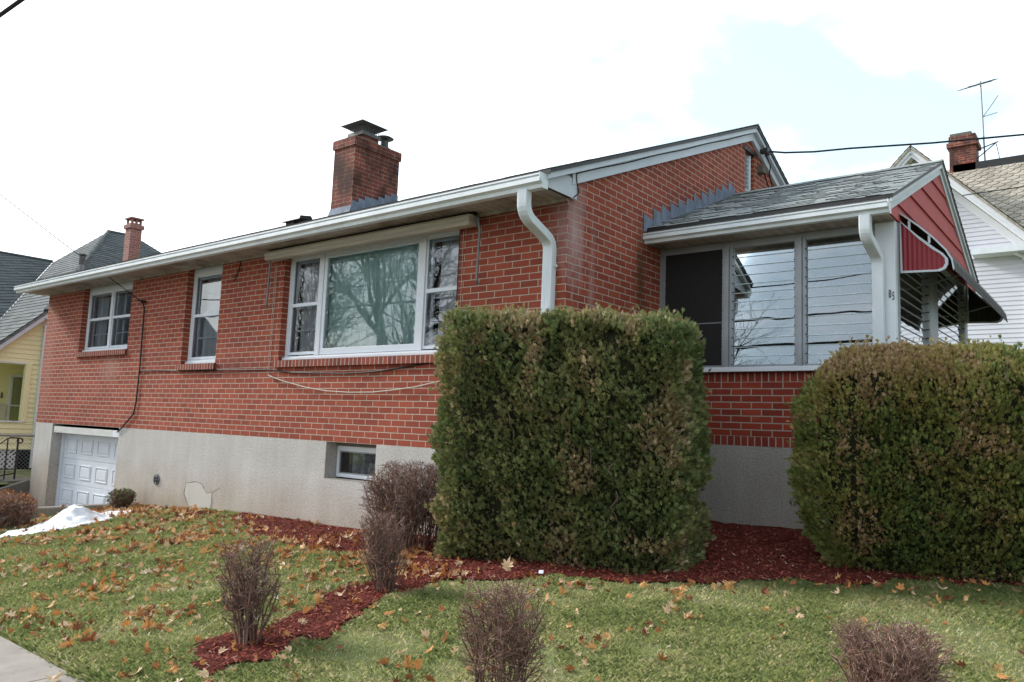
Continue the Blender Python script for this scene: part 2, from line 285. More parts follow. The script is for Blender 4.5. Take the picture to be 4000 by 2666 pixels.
# ------------------------------------------------------------------ mesh helpers
class MB:
    def __init__(s): s.v = []; s.f = []; s.m = []
    def quad(s, *p, mi=0):
        i = len(s.v); s.v += [tuple(q) for q in p]; s.f.append(tuple(range(i, i + len(p)))); s.m.append(mi); return s
    def box(s, x0, x1, y0, y1, z0, z1, mi=0, T=None):
        c = [(x, y, z) for x in (x0, x1) for y in (y0, y1) for z in (z0, z1)]
        if T is not None: c = [tuple(T @ Vector(q)) for q in c]
        i = len(s.v); s.v += c
        for q in ((0, 1, 3, 2), (4, 6, 7, 5), (0, 4, 5, 1), (2, 3, 7, 6), (0, 2, 6, 4), (1, 5, 7, 3)):
            s.f.append(tuple(i + k for k in q)); s.m.append(mi)
        return s
    def prism(s, poly, d, mi=0):           # poly: 3D points, d: extrusion vector
        n = len(poly); i = len(s.v); d = Vector(d)
        s.v += [tuple(p) for p in poly] + [tuple(Vector(p) + d) for p in poly]
        s.f.append(tuple(i + k for k in range(n))); s.m.append(mi)
        s.f.append(tuple(i + n + k for k in reversed(range(n)))); s.m.append(mi)
        for k in range(n):
            s.f.append((i + k, i + n + k, i + n + (k + 1) % n, i + (k + 1) % n)[::1]); s.m.append(mi)
        return s
    def tube(s, pts, r, n=6, mi=0, cap=True):
        pts = [Vector(p) for p in pts]; rr = r if isinstance(r, (list, tuple)) else [r] * len(pts)
        i0 = len(s.v); up = None
        for k, p in enumerate(pts):
            d = (pts[min(k + 1, len(pts) - 1)] - pts[max(k - 1, 0)]).normalized()
            if up is None:
                up = Vector((0, 0, 1)) if abs(d.z) < .9 else Vector((1, 0, 0))
            a = d.cross(up).normalized(); b2 = a.cross(d).normalized(); up = b2
            for j in range(n):
                th = 2 * math.pi * j / n
                s.v.append(tuple(p + (a * math.cos(th) + b2 * math.sin(th)) * rr[k]))
        for k in range(len(pts) - 1):
            for j in range(n):
                q = i0 + k * n; s.f.append((q + j, q + (j + 1) % n, q + n + (j + 1) % n, q + n + j)); s.m.append(mi)
        if cap:
            s.f.append(tuple(i0 + j for j in reversed(range(n)))); s.m.append(mi)
            q = i0 + (len(pts) - 1) * n; s.f.append(tuple(q + j for j in range(n))); s.m.append(mi)
        return s
    def sweep(s, pts, w_, d_, mi=0, side=Vector((1, 0, 0))):     # rectangular pipe along pts; side fixed
        i0 = len(s.v); pts = [Vector(p) for p in pts]
        for k, p in enumerate(pts):
            d = (pts[min(k + 1, len(pts) - 1)] - pts[max(k - 1, 0)]).normalized()
            b2 = side.cross(d).normalized()
            for a, c in ((-1, -1), (1, -1), (1, 1), (-1, 1)): s.v.append(tuple(p + side * (a * w_ / 2) + b2 * (c * d_ / 2)))
        for k in range(len(pts) - 1):
            q = i0 + 4 * k
            for j in range(4): s.f.append((q + j, q + (j + 1) % 4, q + 4 + (j + 1) % 4, q + 4 + j)); s.m.append(mi)
        s.f.append((i0 + 3, i0 + 2, i0 + 1, i0)); s.m.append(mi)
        q = i0 + 4 * (len(pts) - 1); s.f.append((q, q + 1, q + 2, q + 3)); s.m.append(mi)
        return s
    def build(s, name, mats, parent=None, ushift=0, vshift=0, smooth=False):
        me = bpy.data.meshes.new(name); me.from_pydata(s.v, [], s.f); 
        mats = mats if isinstance(mats, (list, tuple)) else [mats]
        for m in mats: me.materials.append(M[m] if isinstance(m, str) else m)
        me.polygons.foreach_set('material_index', s.m)
        me.update()
        uv = me.uv_layers.new(name='UVMap'); Z = Vector((0, 0, 1))
        for p in me.polygons:
            n = p.normal
            if abs(n.z) > .985: t = Vector((1, 0, 0)); b2 = Vector((0, 1, 0))
            else: t = Z.cross(n).normalized(); b2 = n.cross(t).normalized()
            for li in p.loop_indices:
                c = me.vertices[me.loops[li].vertex_index].co
                uv.data[li].uv = (c.dot(t) + ushift, c.dot(b2) + vshift)
        if smooth:
            for p in me.polygons: p.use_smooth = True
        o = bpy.data.objects.new(name, me); COL.objects.link(o)
        if parent: link(o, parent)
        return o
def link(o, parent):
    o.parent = parent; o.matrix_parent_inverse = wmat(parent).inverted()
def wmat(o):
    m = o.matrix_basis.copy()
    return m if o.parent is None else wmat(o.parent) @ o.matrix_parent_inverse @ m
def tag(o, label=None, cat=None, group=None, kind=None):
    if label: o['label'] = label
    if cat: o['category'] = cat
    if group: o['group'] = group
    if kind: o['kind'] = kind
    return o
def empty(name, loc=(0, 0, 0), rz=0):
    o = bpy.data.objects.new(name, None); o.empty_display_size = .2; o.location = loc; o.rotation_euler = (0, 0, rz); COL.objects.link(o); return o
def fastmesh(name, verts, faces, mat, tone=None, parent=None):
    """verts (n,3) faces (m,k) arrays; tone per face"""
    me = bpy.data.meshes.new(name); nv, nf, k = len(verts), len(faces), faces.shape[1]
    me.vertices.add(nv); me.vertices.foreach_set('co', np.asarray(verts, dtype=np.float32).ravel())
    me.loops.add(nf * k); me.loops.foreach_set('vertex_index', np.asarray(faces, dtype=np.int32).ravel())
    me.polygons.add(nf); me.polygons.foreach_set('loop_start', np.arange(nf, dtype=np.int32) * k)
    me.polygons.foreach_set('loop_total', np.full(nf, k, dtype=np.int32))
    me.update(calc_edges=True)
    if tone is not None:
        a = me.attributes.new('tone', 'FLOAT', 'FACE'); a.data.foreach_set('value', np.asarray(tone, dtype=np.float32))
    me.materials.append(M[mat] if isinstance(mat, str) else mat)
    o = bpy.data.objects.new(name, me); COL.objects.link(o)
    if parent: link(o, parent)
    return o
def noise2(x, y, s=1.0, seed=0.0):
    return np.array([mnoise.noise(Vector((a * s + seed, b * s - seed, seed))) for a, b in zip(x, y)])
def sag(a, b, drop, n=14):
    a, b = Vector(a), Vector(b); return [a.lerp(b, i / n) - Vector((0, 0, drop * 4 * (i / n) * (1 - i / n))) for i in range(n + 1)]

# ------------------------------------------------------------------ terrain
GX = [-30, -12, -8.3, -7.3, -5.7, -4.8, -3.6, -2.7, 0, 3, 8, 20]; GZ = [-1.6, -1.5, -1.2, -1.11, -1.0, -.965, -.945, -.93, -.80, -.78, -.75, -.7]
def gz(x, y):
    return np.interp(x, GX, GZ) + .095 * np.minimum(np.maximum(y, -9), 2)
SWY = -3.70        # lawn edge along the sidewalk
# ================================================================== THE BRICK HOUSE
house = tag(empty('brick_house', (-5.8, 4.2, -1)), 'single-storey red brick ranch house with grey shingle roof and a glazed side porch', 'house')
HL = -11.63; HD = 8.56; RIDGE = 4.28
roofz = lambda y: 2.50 + .42 * (min(y, 2 * RIDGE - y) + .42)
def panel(mb, a, u0, u1, z0, z1, ops, d, mi=0, mr=None):
    """wall sheet with openings. a='y0': plane y=0 facing -y, u=x ; a='x0': plane x=0 facing +x, u=y"""
    mr = mi if mr is None else mr
    ax, pv = a
    def Pt(u, z, k): return (u, pv + k, z) if ax == 'y' else (pv - k, u, z)
    us = sorted(set([u0, u1] + [o[0] for o in ops] + [o[1] for o in ops])); zs = sorted(set([z0, z1] + [o[2] for o in ops] + [o[3] for o in ops]))
    us = [u for u in us if u0 <= u <= u1]; zs = [z for z in zs if z0 <= z <= z1]
    for i in range(len(us) - 1):
        for j in range(len(zs) - 1):
            cu, cz = (us[i] + us[i + 1]) / 2, (zs[j] + zs[j + 1]) / 2
            if any(o[0] < cu < o[1] and o[2] < cz < o[3] for o in ops): continue
            mb.quad(Pt(us[i], zs[j], 0), Pt(us[i + 1], zs[j], 0), Pt(us[i + 1], zs[j + 1], 0), Pt(us[i], zs[j + 1], 0), mi=mi)
    for o in ops:
        a_, b_, c_, e_ = o[:4]
        mb.quad(Pt(a_, c_, 0), Pt(a_, c_, d), Pt(a_, e_, d), Pt(a_, e_, 0), mi=mr)
        mb.quad(Pt(b_, c_, d), Pt(b_, c_, 0), Pt(b_, e_, 0), Pt(b_, e_, d), mi=mr)
        if e_ < z1: mb.quad(Pt(a_, e_, 0), Pt(a_, e_, d), Pt(b_, e_, d), Pt(b_, e_, 0), mi=mr)
        if c_ > z0: mb.quad(Pt(a_, c_, d), Pt(a_, c_, 0), Pt(b_, c_, 0), Pt(b_, c_, d), mi=mr)
LW = (-10.17, -8.38, 1.155, 2.36); MW = (-6.70, -5.78, .88, 2.36); PW = (-4.33, -1.345, .88, 2.36)
mb = MB(); panel(mb, ('y', 0), HL, 0, 0, 2.36, [LW, MW, PW], .13)
# gable end columns
LV = (4.11, 4.44, 3.54, 4.10)
def gcol(y0, y1, zb=0):
    pts = [(0, y0, zb), (0, y1, zb), (0, y1, roofz(y1) - .08)]
    if y0 < RIDGE < y1: pts.append((0, RIDGE, roofz(RIDGE) - .08))
    pts.append((0, y0, roofz(y0) - .08)); mb.quad(*pts)
gcol(0, LV[0]); gcol(LV[1], HD); gcol(LV[0], LV[1], LV[3])
mb.quad((0, LV[0], 0), (0, LV[1], 0), (0, LV[1], LV[2]), (0, LV[0], LV[2]))
d = .13
mb.quad((-d, LV[1], LV[2]), (0, LV[1], LV[2]), (0, LV[1], LV[3]), (-d, LV[1], LV[3]))
mb.quad((0, LV[0], LV[2]), (-d, LV[0], LV[2]), (-d, LV[0], LV[3]), (0, LV[0], LV[3]))
mb.quad((0, LV[0], LV[3]), (-d, LV[0], LV[3]), (-d, LV[1], LV[3]), (0, LV[1], LV[3]))
mb.quad((HL, HD, 0), (HL, 0, 0), (HL, 0, 2.4), (HL, RIDGE, roofz(RIDGE) - .08), (HL, HD, 2.4))
mb.quad((0, HD, 0), (HL, HD, 0), (HL, HD, 2.4), (0, HD, 2.4))
mb.build('brick_wall', 'brick', house, ushift=.105)
# efflorescence streaks are left to the material; foundation
mb = MB(); GD = (-10.9, -8.385, -2.1, 0); BW = (-3.275, -2.42, -.42, 0)
panel(mb, ('y', 0), HL, 0, -2.1, 0, [(GD[0], GD[1], -2.1, -.0005), (BW[0], BW[1], BW[2], -.0005)], .17)
panel(mb, ('x', 0), 0, 8.56, -2.1, 0, [], .1)
mb.quad((HL, HD, -2.1), (HL, 0, -2.1), (HL, 0, 0), (HL, HD, 0))
fnd = mb.build('foundation_wall', 'stucco', house)
# smooth patch where the render has come off
pp = [(-6.26, -.70), (-6.28, -.83), (-6.2, -.93), (-6.13, -1.0), (-6.0, -1.03), (-5.86, -1.0), (-5.72, -1.01), (-5.61, -.97), (-5.58, -.84), (-5.6, -.77), (-5.73, -.785), (-5.80, -.74), (-5.85, -.69), (-5.99, -.662), (-6.1, -.675)]
MB().prism([(x, -.003, z) for x, z in pp], (0, .002, 0)).build('bare_patch', 'patch', house)
mb = MB()
for p in ([(-6.27, -.69), (-6.29, -.84), (-6.21, -.95), (-6.13, -1.02)], [(-6.27, -.69), (-6.1, -.665), (-5.98, -.652), (-5.84, -.685), (-5.79, -.735)], [(-5.72, -.79), (-5.62, -.765), (-5.55, -.75), (-5.46, -.71), (-5.42, -.69)], [(-5.60, -.78), (-5.57, -.9), (-5.56, -1.0)]):
    q = []
    for (x0, z0), (x1, z1) in zip(p, p[1:]):
        for k in range(4): q.append((x0 + (x1 - x0) * k / 4 + random.uniform(-.008, .008), -.003, z0 + (z1 - z0) * k / 4 + random.uniform(-.008, .008)))
    q.append((p[-1][0], -.003, p[-1][1])); mb.tube(q, [.0035 * random.uniform(.3, 1) for _ in q], 4)
mb.build('crack', 'concrete_dark', house)
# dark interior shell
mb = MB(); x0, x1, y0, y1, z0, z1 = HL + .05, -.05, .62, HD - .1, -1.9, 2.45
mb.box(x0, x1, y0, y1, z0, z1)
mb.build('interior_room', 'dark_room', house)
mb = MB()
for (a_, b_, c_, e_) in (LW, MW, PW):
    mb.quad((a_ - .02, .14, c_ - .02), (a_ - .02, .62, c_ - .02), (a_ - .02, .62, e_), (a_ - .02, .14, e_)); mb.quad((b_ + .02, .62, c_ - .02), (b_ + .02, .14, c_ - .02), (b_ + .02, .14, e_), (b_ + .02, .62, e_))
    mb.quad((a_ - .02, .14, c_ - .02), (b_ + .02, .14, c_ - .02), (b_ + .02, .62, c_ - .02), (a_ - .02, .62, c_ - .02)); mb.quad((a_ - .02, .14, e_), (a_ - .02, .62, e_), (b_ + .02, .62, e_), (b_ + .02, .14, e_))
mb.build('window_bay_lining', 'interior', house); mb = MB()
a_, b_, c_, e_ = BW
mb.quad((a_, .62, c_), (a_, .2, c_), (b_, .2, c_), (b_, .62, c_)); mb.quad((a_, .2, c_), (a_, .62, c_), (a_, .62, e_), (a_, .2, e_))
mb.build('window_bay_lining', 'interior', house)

# ---------------- windows
def ring(mb, x0, x1, z0, z1, w_, y0, y1, wb=None, wt=None, mi=0):
    wb = w_ if wb is None else wb; wt = w_ if wt is None else wt
    mb.box(x0, x1, y0, y1, z0, z0 + wb, mi); mb.box(x0, x1, y0, y1, z1 - wt, z1, mi)
    mb.box(x0, x0 + w_, y0, y1, z0 + wb, z1 - wt, mi); mb.box(x1 - w_, x1, y0, y1, z0 + wb, z1 - wt, mi); return mb
def bevel(o, w_=.004):
    m = o.modifiers.new('bevel', 'BEVEL'); m.width = w_; m.segments = 2; m.limit_method = 'ANGLE'; return o
def dh(win, x0, x1, z0, z1, zm, yf, glass='glass', muntin=True, shade=None):
    """double-hung unit: lower sash inside, storm frame outside"""
    o = ring(MB(), x0, x1, z0, z1, .022, yf - .012, yf + .012, .035, .03).box(x0 + .022, x1 - .022, yf - .016, yf + .01, zm - .022, zm + .022).build('storm_sash', 'vinyl_sash', win); bevel(o, .003)
    o = ring(MB(), x0 + .024, x1 - .024, zm - .03, z1 - .02, .04, yf + .03, yf + .05).build('sash', 'vinyl_sash', win)
    o = ring(MB(), x0 + .024, x1 - .024, z0 + .02, zm + .02, .04, yf + .055, yf + .075)
    if muntin: o.box(x0 + .064, x1 - .064, yf + .06, yf + .07, (z0 + zm) / 2 - .008, (z0 + zm) / 2 + .008)
    o.build('sash', 'vinyl_sash', win)
    for (a_, b_) in ((z0 + .035, zm - .022), (zm + .022, z1 - .03)):
        MB().quad((x0 + .022, yf, a_), (x1 - .022, yf, a_), (x1 - .022, yf, b_), (x0 + .022, yf, b_)).build('pane', glass, win)
def curtain(win, x0, x1, z0, z1, y, mat, period=.16, amp=.03):
    n = int((x1 - x0) / .012); mb = MB(); ph = random.random() * 6
    xs = [x0 + (x1 - x0) * i / n for i in range(n + 1)]
    ys = [y + amp * math.sin(2 * math.pi * x / period + ph + .8 * math.sin(x * 9)) + amp * .35 * math.sin(2 * math.pi * x / (period * .37)) for x in xs]
    for i in range(n):
        mb.quad((xs[i], ys[i], z0), (xs[i + 1], ys[i + 1], z0), (xs[i + 1], ys[i + 1], z1), (xs[i], ys[i], z1))
    return mb.build('curtain', mat, win, smooth=True)
def rowsill(win, x0, x1, zt, h=.092):
    T = Matrix.Identity(4)
    mb = MB(); mb.quad((x0, -.045, zt - h - .012), (x1, -.045, zt - h - .012), (x1, -.045, zt - .022), (x0, -.045, zt - .022))
    mb.quad((x0, -.045, zt - .022), (x1, -.045, zt - .022), (x1, .1, zt + .0), (x0, .1, zt + .0))
    mb.quad((x0, 0, zt - h), (x1, 0, zt - h), (x1, -.045, zt - h - .012), (x0, -.045, zt - h - .012))
    mb.quad((x0, 0, zt - h), (x0, -.045, zt - h - .012), (x0, -.045, zt - .022), (x0, 0, zt - .012)); mb.quad((x1, -.045, zt - h - .012), (x1, 0, zt - h), (x1, 0, zt - .012), (x1, -.045, zt - .022))
    return mb.build('sill', 'rowlock', win, vshift=.25 - zt)
YF = .10
# left twin window
x0, x1, z0, z1 = LW
mb = MB(); ring(mb, x0, x1, 1.235, z1, .05, YF, YF + .12, .05, .10); mb.box((x0 + x1) / 2 - .04, (x0 + x1) / 2 + .04, YF - .006, YF + .12, 1.285, z1 - .1); mb.box(x0 - .0, x1, YF - .035, YF, 1.235, 1.27)
win = bevel(mb.build('twin_window', 'white', house)); xm = (x0 + x1) / 2
dh(win, x0 + .05, xm - .04, 1.29, 2.26, 1.80, YF + .02); dh(win, xm + .04, x1 - .05, 1.29, 2.26, 1.80, YF + .02)
curtain(win, x0 + .02, x0 + .42, 1.25, 2.3, .26, 'curtain_grey'); curtain(win, xm - .16, xm + .2, 1.25, 2.3, .26, 'curtain_grey'); curtain(win, x1 - .4, x1, 1.25, 2.3, .26, 'curtain_grey')
rowsill(win, x0 - .03, x1 + .035, 1.25)
# middle window
x0, x1, z0, z1 = MW
mb = MB(); ring(mb, x0, x1, .965, z1, .055, YF, YF + .12, .06, .10); mb.box(x0, x1, YF - .035, YF, .965, 1.0)
win = bevel(mb.build('single_window', 'white', house)); dh(win, x0 + .055, x1 - .055, 1.03, 2.26, 1.665, YF + .02)
curtain(win, x0 + .02, x1, .98, 1.75, .24, 'curtain_grey', .2, .02)
mb = MB(); mb.box(x0 + .06, x1 - .06, .28, .285, 1.62, 2.3); mb.build('roller_blind', 'curtain_grey', win)
rowsill(win, x0 - .03, x1 + .04, .972)
# picture window, fixed centre and two flankers
x0, x1, z0, z1 = PW; a_, b_ = -3.69, -1.94
mb = MB(); ring(mb, x0, x1, .965, z1, .05, YF - .01, YF + .12, .05, .11)
mb.box(a_ - .045, a_ + .045, YF - .015, YF + .12, 1.015, z1 - .11); mb.box(b_ - .035, b_ + .035, YF - .015, YF + .12, 1.015, z1 - .11)
mb.box(x0, x1, YF - .05, YF - .01, .965, .998)
win = bevel(mb.build('picture_window', 'white', house))
dh(win, x0 + .05, a_ - .045, 1.03, 2.25, 1.655, YF + .015); dh(win, b_ + .035, x1 - .05, 1.03, 2.25, 1.655, YF + .015)
bevel(ring(MB(), a_ + .045, b_ - .035, 1.02, 2.25, .055, YF - .005, YF + .05, .075, .05).build('fixed_frame', 'vinyl_sash', win))
MB().quad((a_ + .1, YF + .01, 1.095), (b_ - .09, YF + .01, 1.095), (b_ - .09, YF + .01, 2.2), (a_ + .1, YF + .01, 2.2)).build('pane', 'glass_big', win)
curtain(win, a_ + .02, b_ - .02, 1.0, 2.3, .195, 'curtain_teal', .17, .022)
curtain(win, x0 + .1, a_ - .1, 1.0, 2.3, .24, 'curtain_grey', .2, .02); curtain(win, b_ + .12, x1 - .04, 1.0, 2.3, .24, 'curtain_grey', .2, .02)
rowsill(win, x0 - .04, x1 + .045, .972)
# basement window
x0, x1, z0, z1 = BW
mb = MB(); ring(mb, x0 + .01, x1, -.40, -.045, .04, .155, .2, .04, .055)
win = bevel(mb.build('basement_window', 'white', house))
MB().box(x0 + .002, x1 - .002, .15, .2, -.044, -.002).build('lintel_board', 'concrete_dark', win)
ring(MB(), x0 + .05, x1 - .04, -.36, -.1, .015, .165, .18).build('sash', 'aluminium', win)
MB().quad((x0 + .065, .175, -.345), (x1 - .055, .175, -.345), (x1 - .055, .175, -.115), (x0 + .065, .175, -.115)).build('pane', 'glass', win)
curtain(win, x0 + .2, x1 - .05, -.4, -.06, .24, 'curtain_lace', .16, .03)
MB().box(x0 + .002, x1 - .002, .002, .154, -.435, -.412).build('sill', 'concrete', win)
# foundation vent
mb = MB(); th = [2 * math.pi * k / 20 for k in range(20)]
mb.prism([(-7.07 + .078 * math.cos(t_), -.018, -.703 + .078 * math.sin(t_)) for t_ in th], (0, .016, 0))
vt = mb.build('round_vent', 'galv', house); mb = MB()
for r in (.022, .042, .062): mb.tube([(-7.07 + r * math.cos(t_), -.021, -.703 + r * math.sin(t_)) for t_ in th + [0]], .0035, 4)
for k in range(6): mb.tube([(-7.07, -.021, -.703), (-7.07 + .07 * math.cos(k * 1.047), -.021, -.703 + .07 * math.sin(k * 1.047))], .003, 4)
mb.build('grille', 'dark_metal_and_shade', vt)
# garage door
mb = MB(); gx0, gx1 = -10.82, -8.385; zt = -.165
secs = [zt - k * .43 for k in range(5)]
for k in range(4):
    mb.box(gx0, gx1, .20, .235, secs[k + 1] + .004, secs[k])
    for c in range(4):
        wdt = (gx1 - gx0) / 4; xa = gx0 + c * wdt + .09; xb = gx0 + (c + 1) * wdt - .09; za, zb = secs[k + 1] + .10, secs[k] - .085
        ring(mb, xa, xb, za, zb, .02, .188, .2); mb.box(xa + .045, xb - .045, .191, .2, za + .045, zb - .045)
gd = bevel(mb.build('garage_door', 'white', house), .006)
MB().box(-10.895, gx0, .165, .24, -2, zt).box(-10.895, gx1, .165, .24, zt, -.05).build('door_frame', 'white', gd)
bevel(MB().box(-10.86, -8.40, .012, .16, -.155, -.048).build('lintel_cover', 'dirty_white', gd))
MB().box(-8.60, -8.40, .004, .012, -.15, -.05).build('joint_piece', 'white', gd)
# louvre vent in the gable
mb = MB(); mb.box(-.115, -.10, LV[0], LV[1] - .0, LV[2], LV[3])
for k in range(9):
    z = LV[2] + .03 + k * .06
    mb.quad((-.1, LV[0] + .005, z + .05), (-.02, LV[0] + .005, z), (-.02, LV[0] + .22, z), (-.1, LV[0] + .22, z + .05)); mb.quad((-.02, LV[0] + .005, z), (-.1, LV[0] + .005, z + .042), (-.1, LV[0] + .22, z + .042), (-.02, LV[0] + .22, z))
mb.box(-.1, -.015, LV[0], LV[0] + .006, LV[2], LV[3] - .03); mb.box(-.1, -.012, LV[0] + .2, LV[0] + .225, LV[2], LV[3] - .03); mb.box(-.1, .0, LV[0], LV[1], LV[2] - .005, LV[2] + .012)
mb.build('gable_louvre', 'white_metal', house)
MB().box(-.02, .012, LV[0] - .05, LV[1] + .08, LV[3] + .0, LV[3] + .045).build('louvre_lintel', 'dark_metal_and_shade', house)

# ---------------- roof
def roof_slope(mb, A, along, La, up, Ls, course=.125, butt=.010, mi=0):
    A = Vector(A); a = Vector(along).normalized(); u = Vector(up).normalized(); n = a.cross(u).normalized()
    if n.z < 0: n = -n
    k = 0; s_ = 0
    while s_ < Ls - 1e-4:
        e = min(s_ + course, Ls); p0 = A + u * s_ + n * butt; p1 = A + u * e
        q = [p0, p0 + a * La, p1 + a * La, p1]
        if (q[1] - q[0]).cross(q[3] - q[0]).dot(n) < 0: q = q[::-1]
        mb.quad(*q, mi=mi)
        b0 = A + u * s_ - n * (.0 if k else .004); r = [b0, b0 + a * La, p0 + a * La, p0]
        if (r[1] - r[0]).cross(r[3] - r[0]).dot(u) > 0: r = r[::-1]
        mb.quad(*r, mi=1); s_ = e; k += 1  # dark butt face paints the shadow line under each course
    return n
def tabs(mb, A, La, u, Ls, course, n, h=.0085):
    k = 0
    while (k + 1) * course < Ls:
        x = 0
        while x < La - .02:
            w_ = min(random.uniform(.07, .26), La - x)
            if random.random() < .62:
                p = A + Vector((x, 0, 0)) + u * (k * course); q = p + Vector((w_, 0, 0)); e = u * (course * .97)
                mb.quad(p + n * h, q + n * h, q + e + n * .003, p + e + n * .003); mb.quad(p, q, q + n * h, p + n * h, mi=1); mb.quad(q, q + e, q + e + n * .003, q + n * h)  # dark front face paints the shadow line below the tab
            x += w_
        k += 1
def vs_for(A, up, n):
    Z = Vector((0, 0, 1)); n = Vector(n); t = Z.cross(n).normalized(); b2 = n.cross(t).normalized(); return -Vector(A).dot(b2)
sl = math.sqrt(1 + .42 ** 2); up = Vector((0, 1, .42)).normalized(); upb = Vector((0, -1, .42)).normalized()
RX0, RX1 = -11.95, .12
mb = MB(); A = Vector((RX0, -.44, roofz(-.44))); Ls = (RIDGE + .44) * sl
n = roof_slope(mb, A, (1, 0, 0), RX1 - RX0, up, Ls, course=.13, butt=.004); tabs(mb, A, RX1 - RX0, up, .9, .13, n, .006)
rf = mb.build('roof', ['shingle', 'dark_metal_and_shade'], house, vshift=vs_for(A, up, n))
mb = MB(); A = Vector((RX0, 2 * RIDGE + .44, roofz(-.44))); n = roof_slope(mb, A, (1, 0, 0), RX1 - RX0, upb, Ls, course=.13)
mb.build('rear_slope', ['shingle', 'dark_metal_and_shade'], rf, vshift=vs_for(A, upb, n))
mb = MB(); t_ = .03
for s_ in (1, -1):
    ya, yb = (-.44, RIDGE) if s_ == 1 else (2 * RIDGE + .44, RIDGE)
    mb.prism([(RX0, ya, roofz(-.44) - .006), (RX0, yb, roofz(RIDGE) - .006), (RX0, yb, roofz(RIDGE) - .04), (RX0, ya, roofz(-.44) - .04)], (RX1 - RX0 - .01, 0, 0))
mb.build('roof_deck', 'dark_metal_and_shade', rf)
mb = MB(); mb.prism([(RX0, RIDGE - .12, roofz(RIDGE - .12) + .012), (RX0, RIDGE, roofz(RIDGE) + .02), (RX0, RIDGE + .12, roofz(RIDGE - .12) + .012), (RX0, RIDGE, roofz(RIDGE))], (RX1 - RX0, 0, 0)); mb.build('ridge_cap', 'shingle', rf)
# eaves: fascia, soffit, frieze
bevel(MB().box(RX0 + .02, .03, -.405, -.385, 2.335, 2.478).build('fascia', 'dirty_white', house), .003)
MB().box(RX0 + .3, .03, -.385, .0, 2.352, 2.362).build('soffit', 'soffit', house)
MB().box(RX0 + .02, RX0 + .3, -.385, .02, 2.356, 2.362).box(HL + .0, -.0, -.022, -.002, 2.325, 2.352).build('frieze_strip', 'soffit', house)
# rear eave closure
MB().box(RX0 + .02, .03, HD, HD + .42, 2.33, 2.46).build('rear_eave', 'dirty_white', house)
def gutter(name, x0, x1, yb, zt, parent, h=.115, w_=.115):
    """K-style gutter: back at yb, front towards -y"""
    pr = [(0, 0), (0, -h), (-w_ * .60, -h), (-w_ * .66, -h * .72), (-w_ * .99, -h * .58), (-w_ * .99, -h * .24), (-w_ * .62, -h * .24), (-w_ * .62, -h * .12), (-w_ * 1.02, -h * .10), (-w_ * 1.02, h * .03), (-w_ * .86, h * .03), (-w_ * .86, -h * .06), (-w_ * .8, -h * .45), (-.012, -h * .5), (-.012, 0)]
    mb = MB(); poly = [(x0, yb + a, zt + b) for a, b in pr]; mb.prism(poly[::-1], (x1 - x0, 0, 0))
    g = mb.build(name, 'white_metal', parent)
    return g
gt = gutter('gutter', -11.86, .055, -.407, 2.435, house)
pr = [(0, .012), (0, -.118), (-.07, -.118), (-.078, -.078), (-.119, -.04), (-.123, .012)]
MB().prism([(.055, -.405 + a, 2.433 + b) for a, b in pr][::-1], (.008, 0, 0)).build('end_cap', 'white_metal', gt)
# boxed eave return at the gable corner and the rake boards
mb = MB(); mb.prism([(.002, -.38, 2.352), (.002, .085, 2.352), (.002, .085, 2.515), (.002, -.05, roofz(-.05) - .105), (.002, -.38, roofz(-.38) - .06)], (.034, 0, 0)); bevel(mb.build('eave_return', 'trim_grey', house), .003)
def rake(y0, y1, zo_t, zo_b, x0, x1, mat, name, parent=house, rz=roofz):
    mb = MB(); mb.prism([(x0, y0, rz(y0) - zo_t), (x0, y0, rz(y0) - zo_b), (x0, y1, rz(y1) - zo_b), (x0, y1, rz(y1) - zo_t)], (x1 - x0, 0, 0)); return bevel(mb.build(name, mat, parent), .003)
for s_ in (0, 1):
    ya, yb = (-.42, RIDGE) if s_ == 0 else (RIDGE, 2 * RIDGE + .42)
    rake(ya, yb, .012, .095, .045, .095, 'trim_grey', 'rake_fascia')
    ya2, yb2 = (.0, RIDGE) if s_ == 0 else (RIDGE, HD)
    rake(ya2, yb2, .095, .205, .002, .044, 'trim_grey', 'rake_board')
    rake(ya, yb, .004, .012, .03, .105, 'dark_metal_and_shade', 'drip_edge')
# roof vent box
mb = MB(); T = Matrix.Translation((-7.13, 2.02, roofz(2.02))) @ Matrix.Scale(.68, 4)
mb.box(-.17, .17, -.1, .1, -.06, .08, T=T); mb.prism([tuple(T @ Vector(q)) for q in ((-.27, -.2, .06), (-.27, -.17, .15), (-.27, .14, .2), (-.27, .2, .12))], (.54, 0, 0)); mb.build('roof_vent', 'dark_metal_and_shade', house)

# ---------------- chimney
cx0, cx1, cy0, cy1, ct = -6.325, -5.8, 2.17, 3.15, 4.735
mb = MB(); mb.box(cx0, cx1, cy0, cy1, 3.3, ct); mb.box(cx0 - .024, cx1 + .024, cy0 - .024, cy1 + .024, ct, ct + .135)
ch = mb.build('chimney', 'brick_chimney', house, ushift=.03)
MB().box(cx0 - .02, cx1 + .02, cy0 - .02, cy1 + .02, ct + .135, ct + .15).build('mortar_crown', 'concrete_dark', ch)
fz = ct + .15
MB().box(-6.21, -5.87, 2.38, 2.72, fz - .01, fz + .13).build('flue_tile', 'brick_chimney', ch)
cap = MB(); ring_ = [(-6.235, -5.845, 2.345, 2.735)]
for (p, q, r, s_) in ((-6.235, -5.845, 2.345, 2.36), (-6.235, -5.845, 2.72, 2.735), (-6.235, -6.22, 2.36, 2.72), (-5.86, -5.845, 2.36, 2.72)): cap.box(p, q, r, s_, fz + .105, fz + .165)
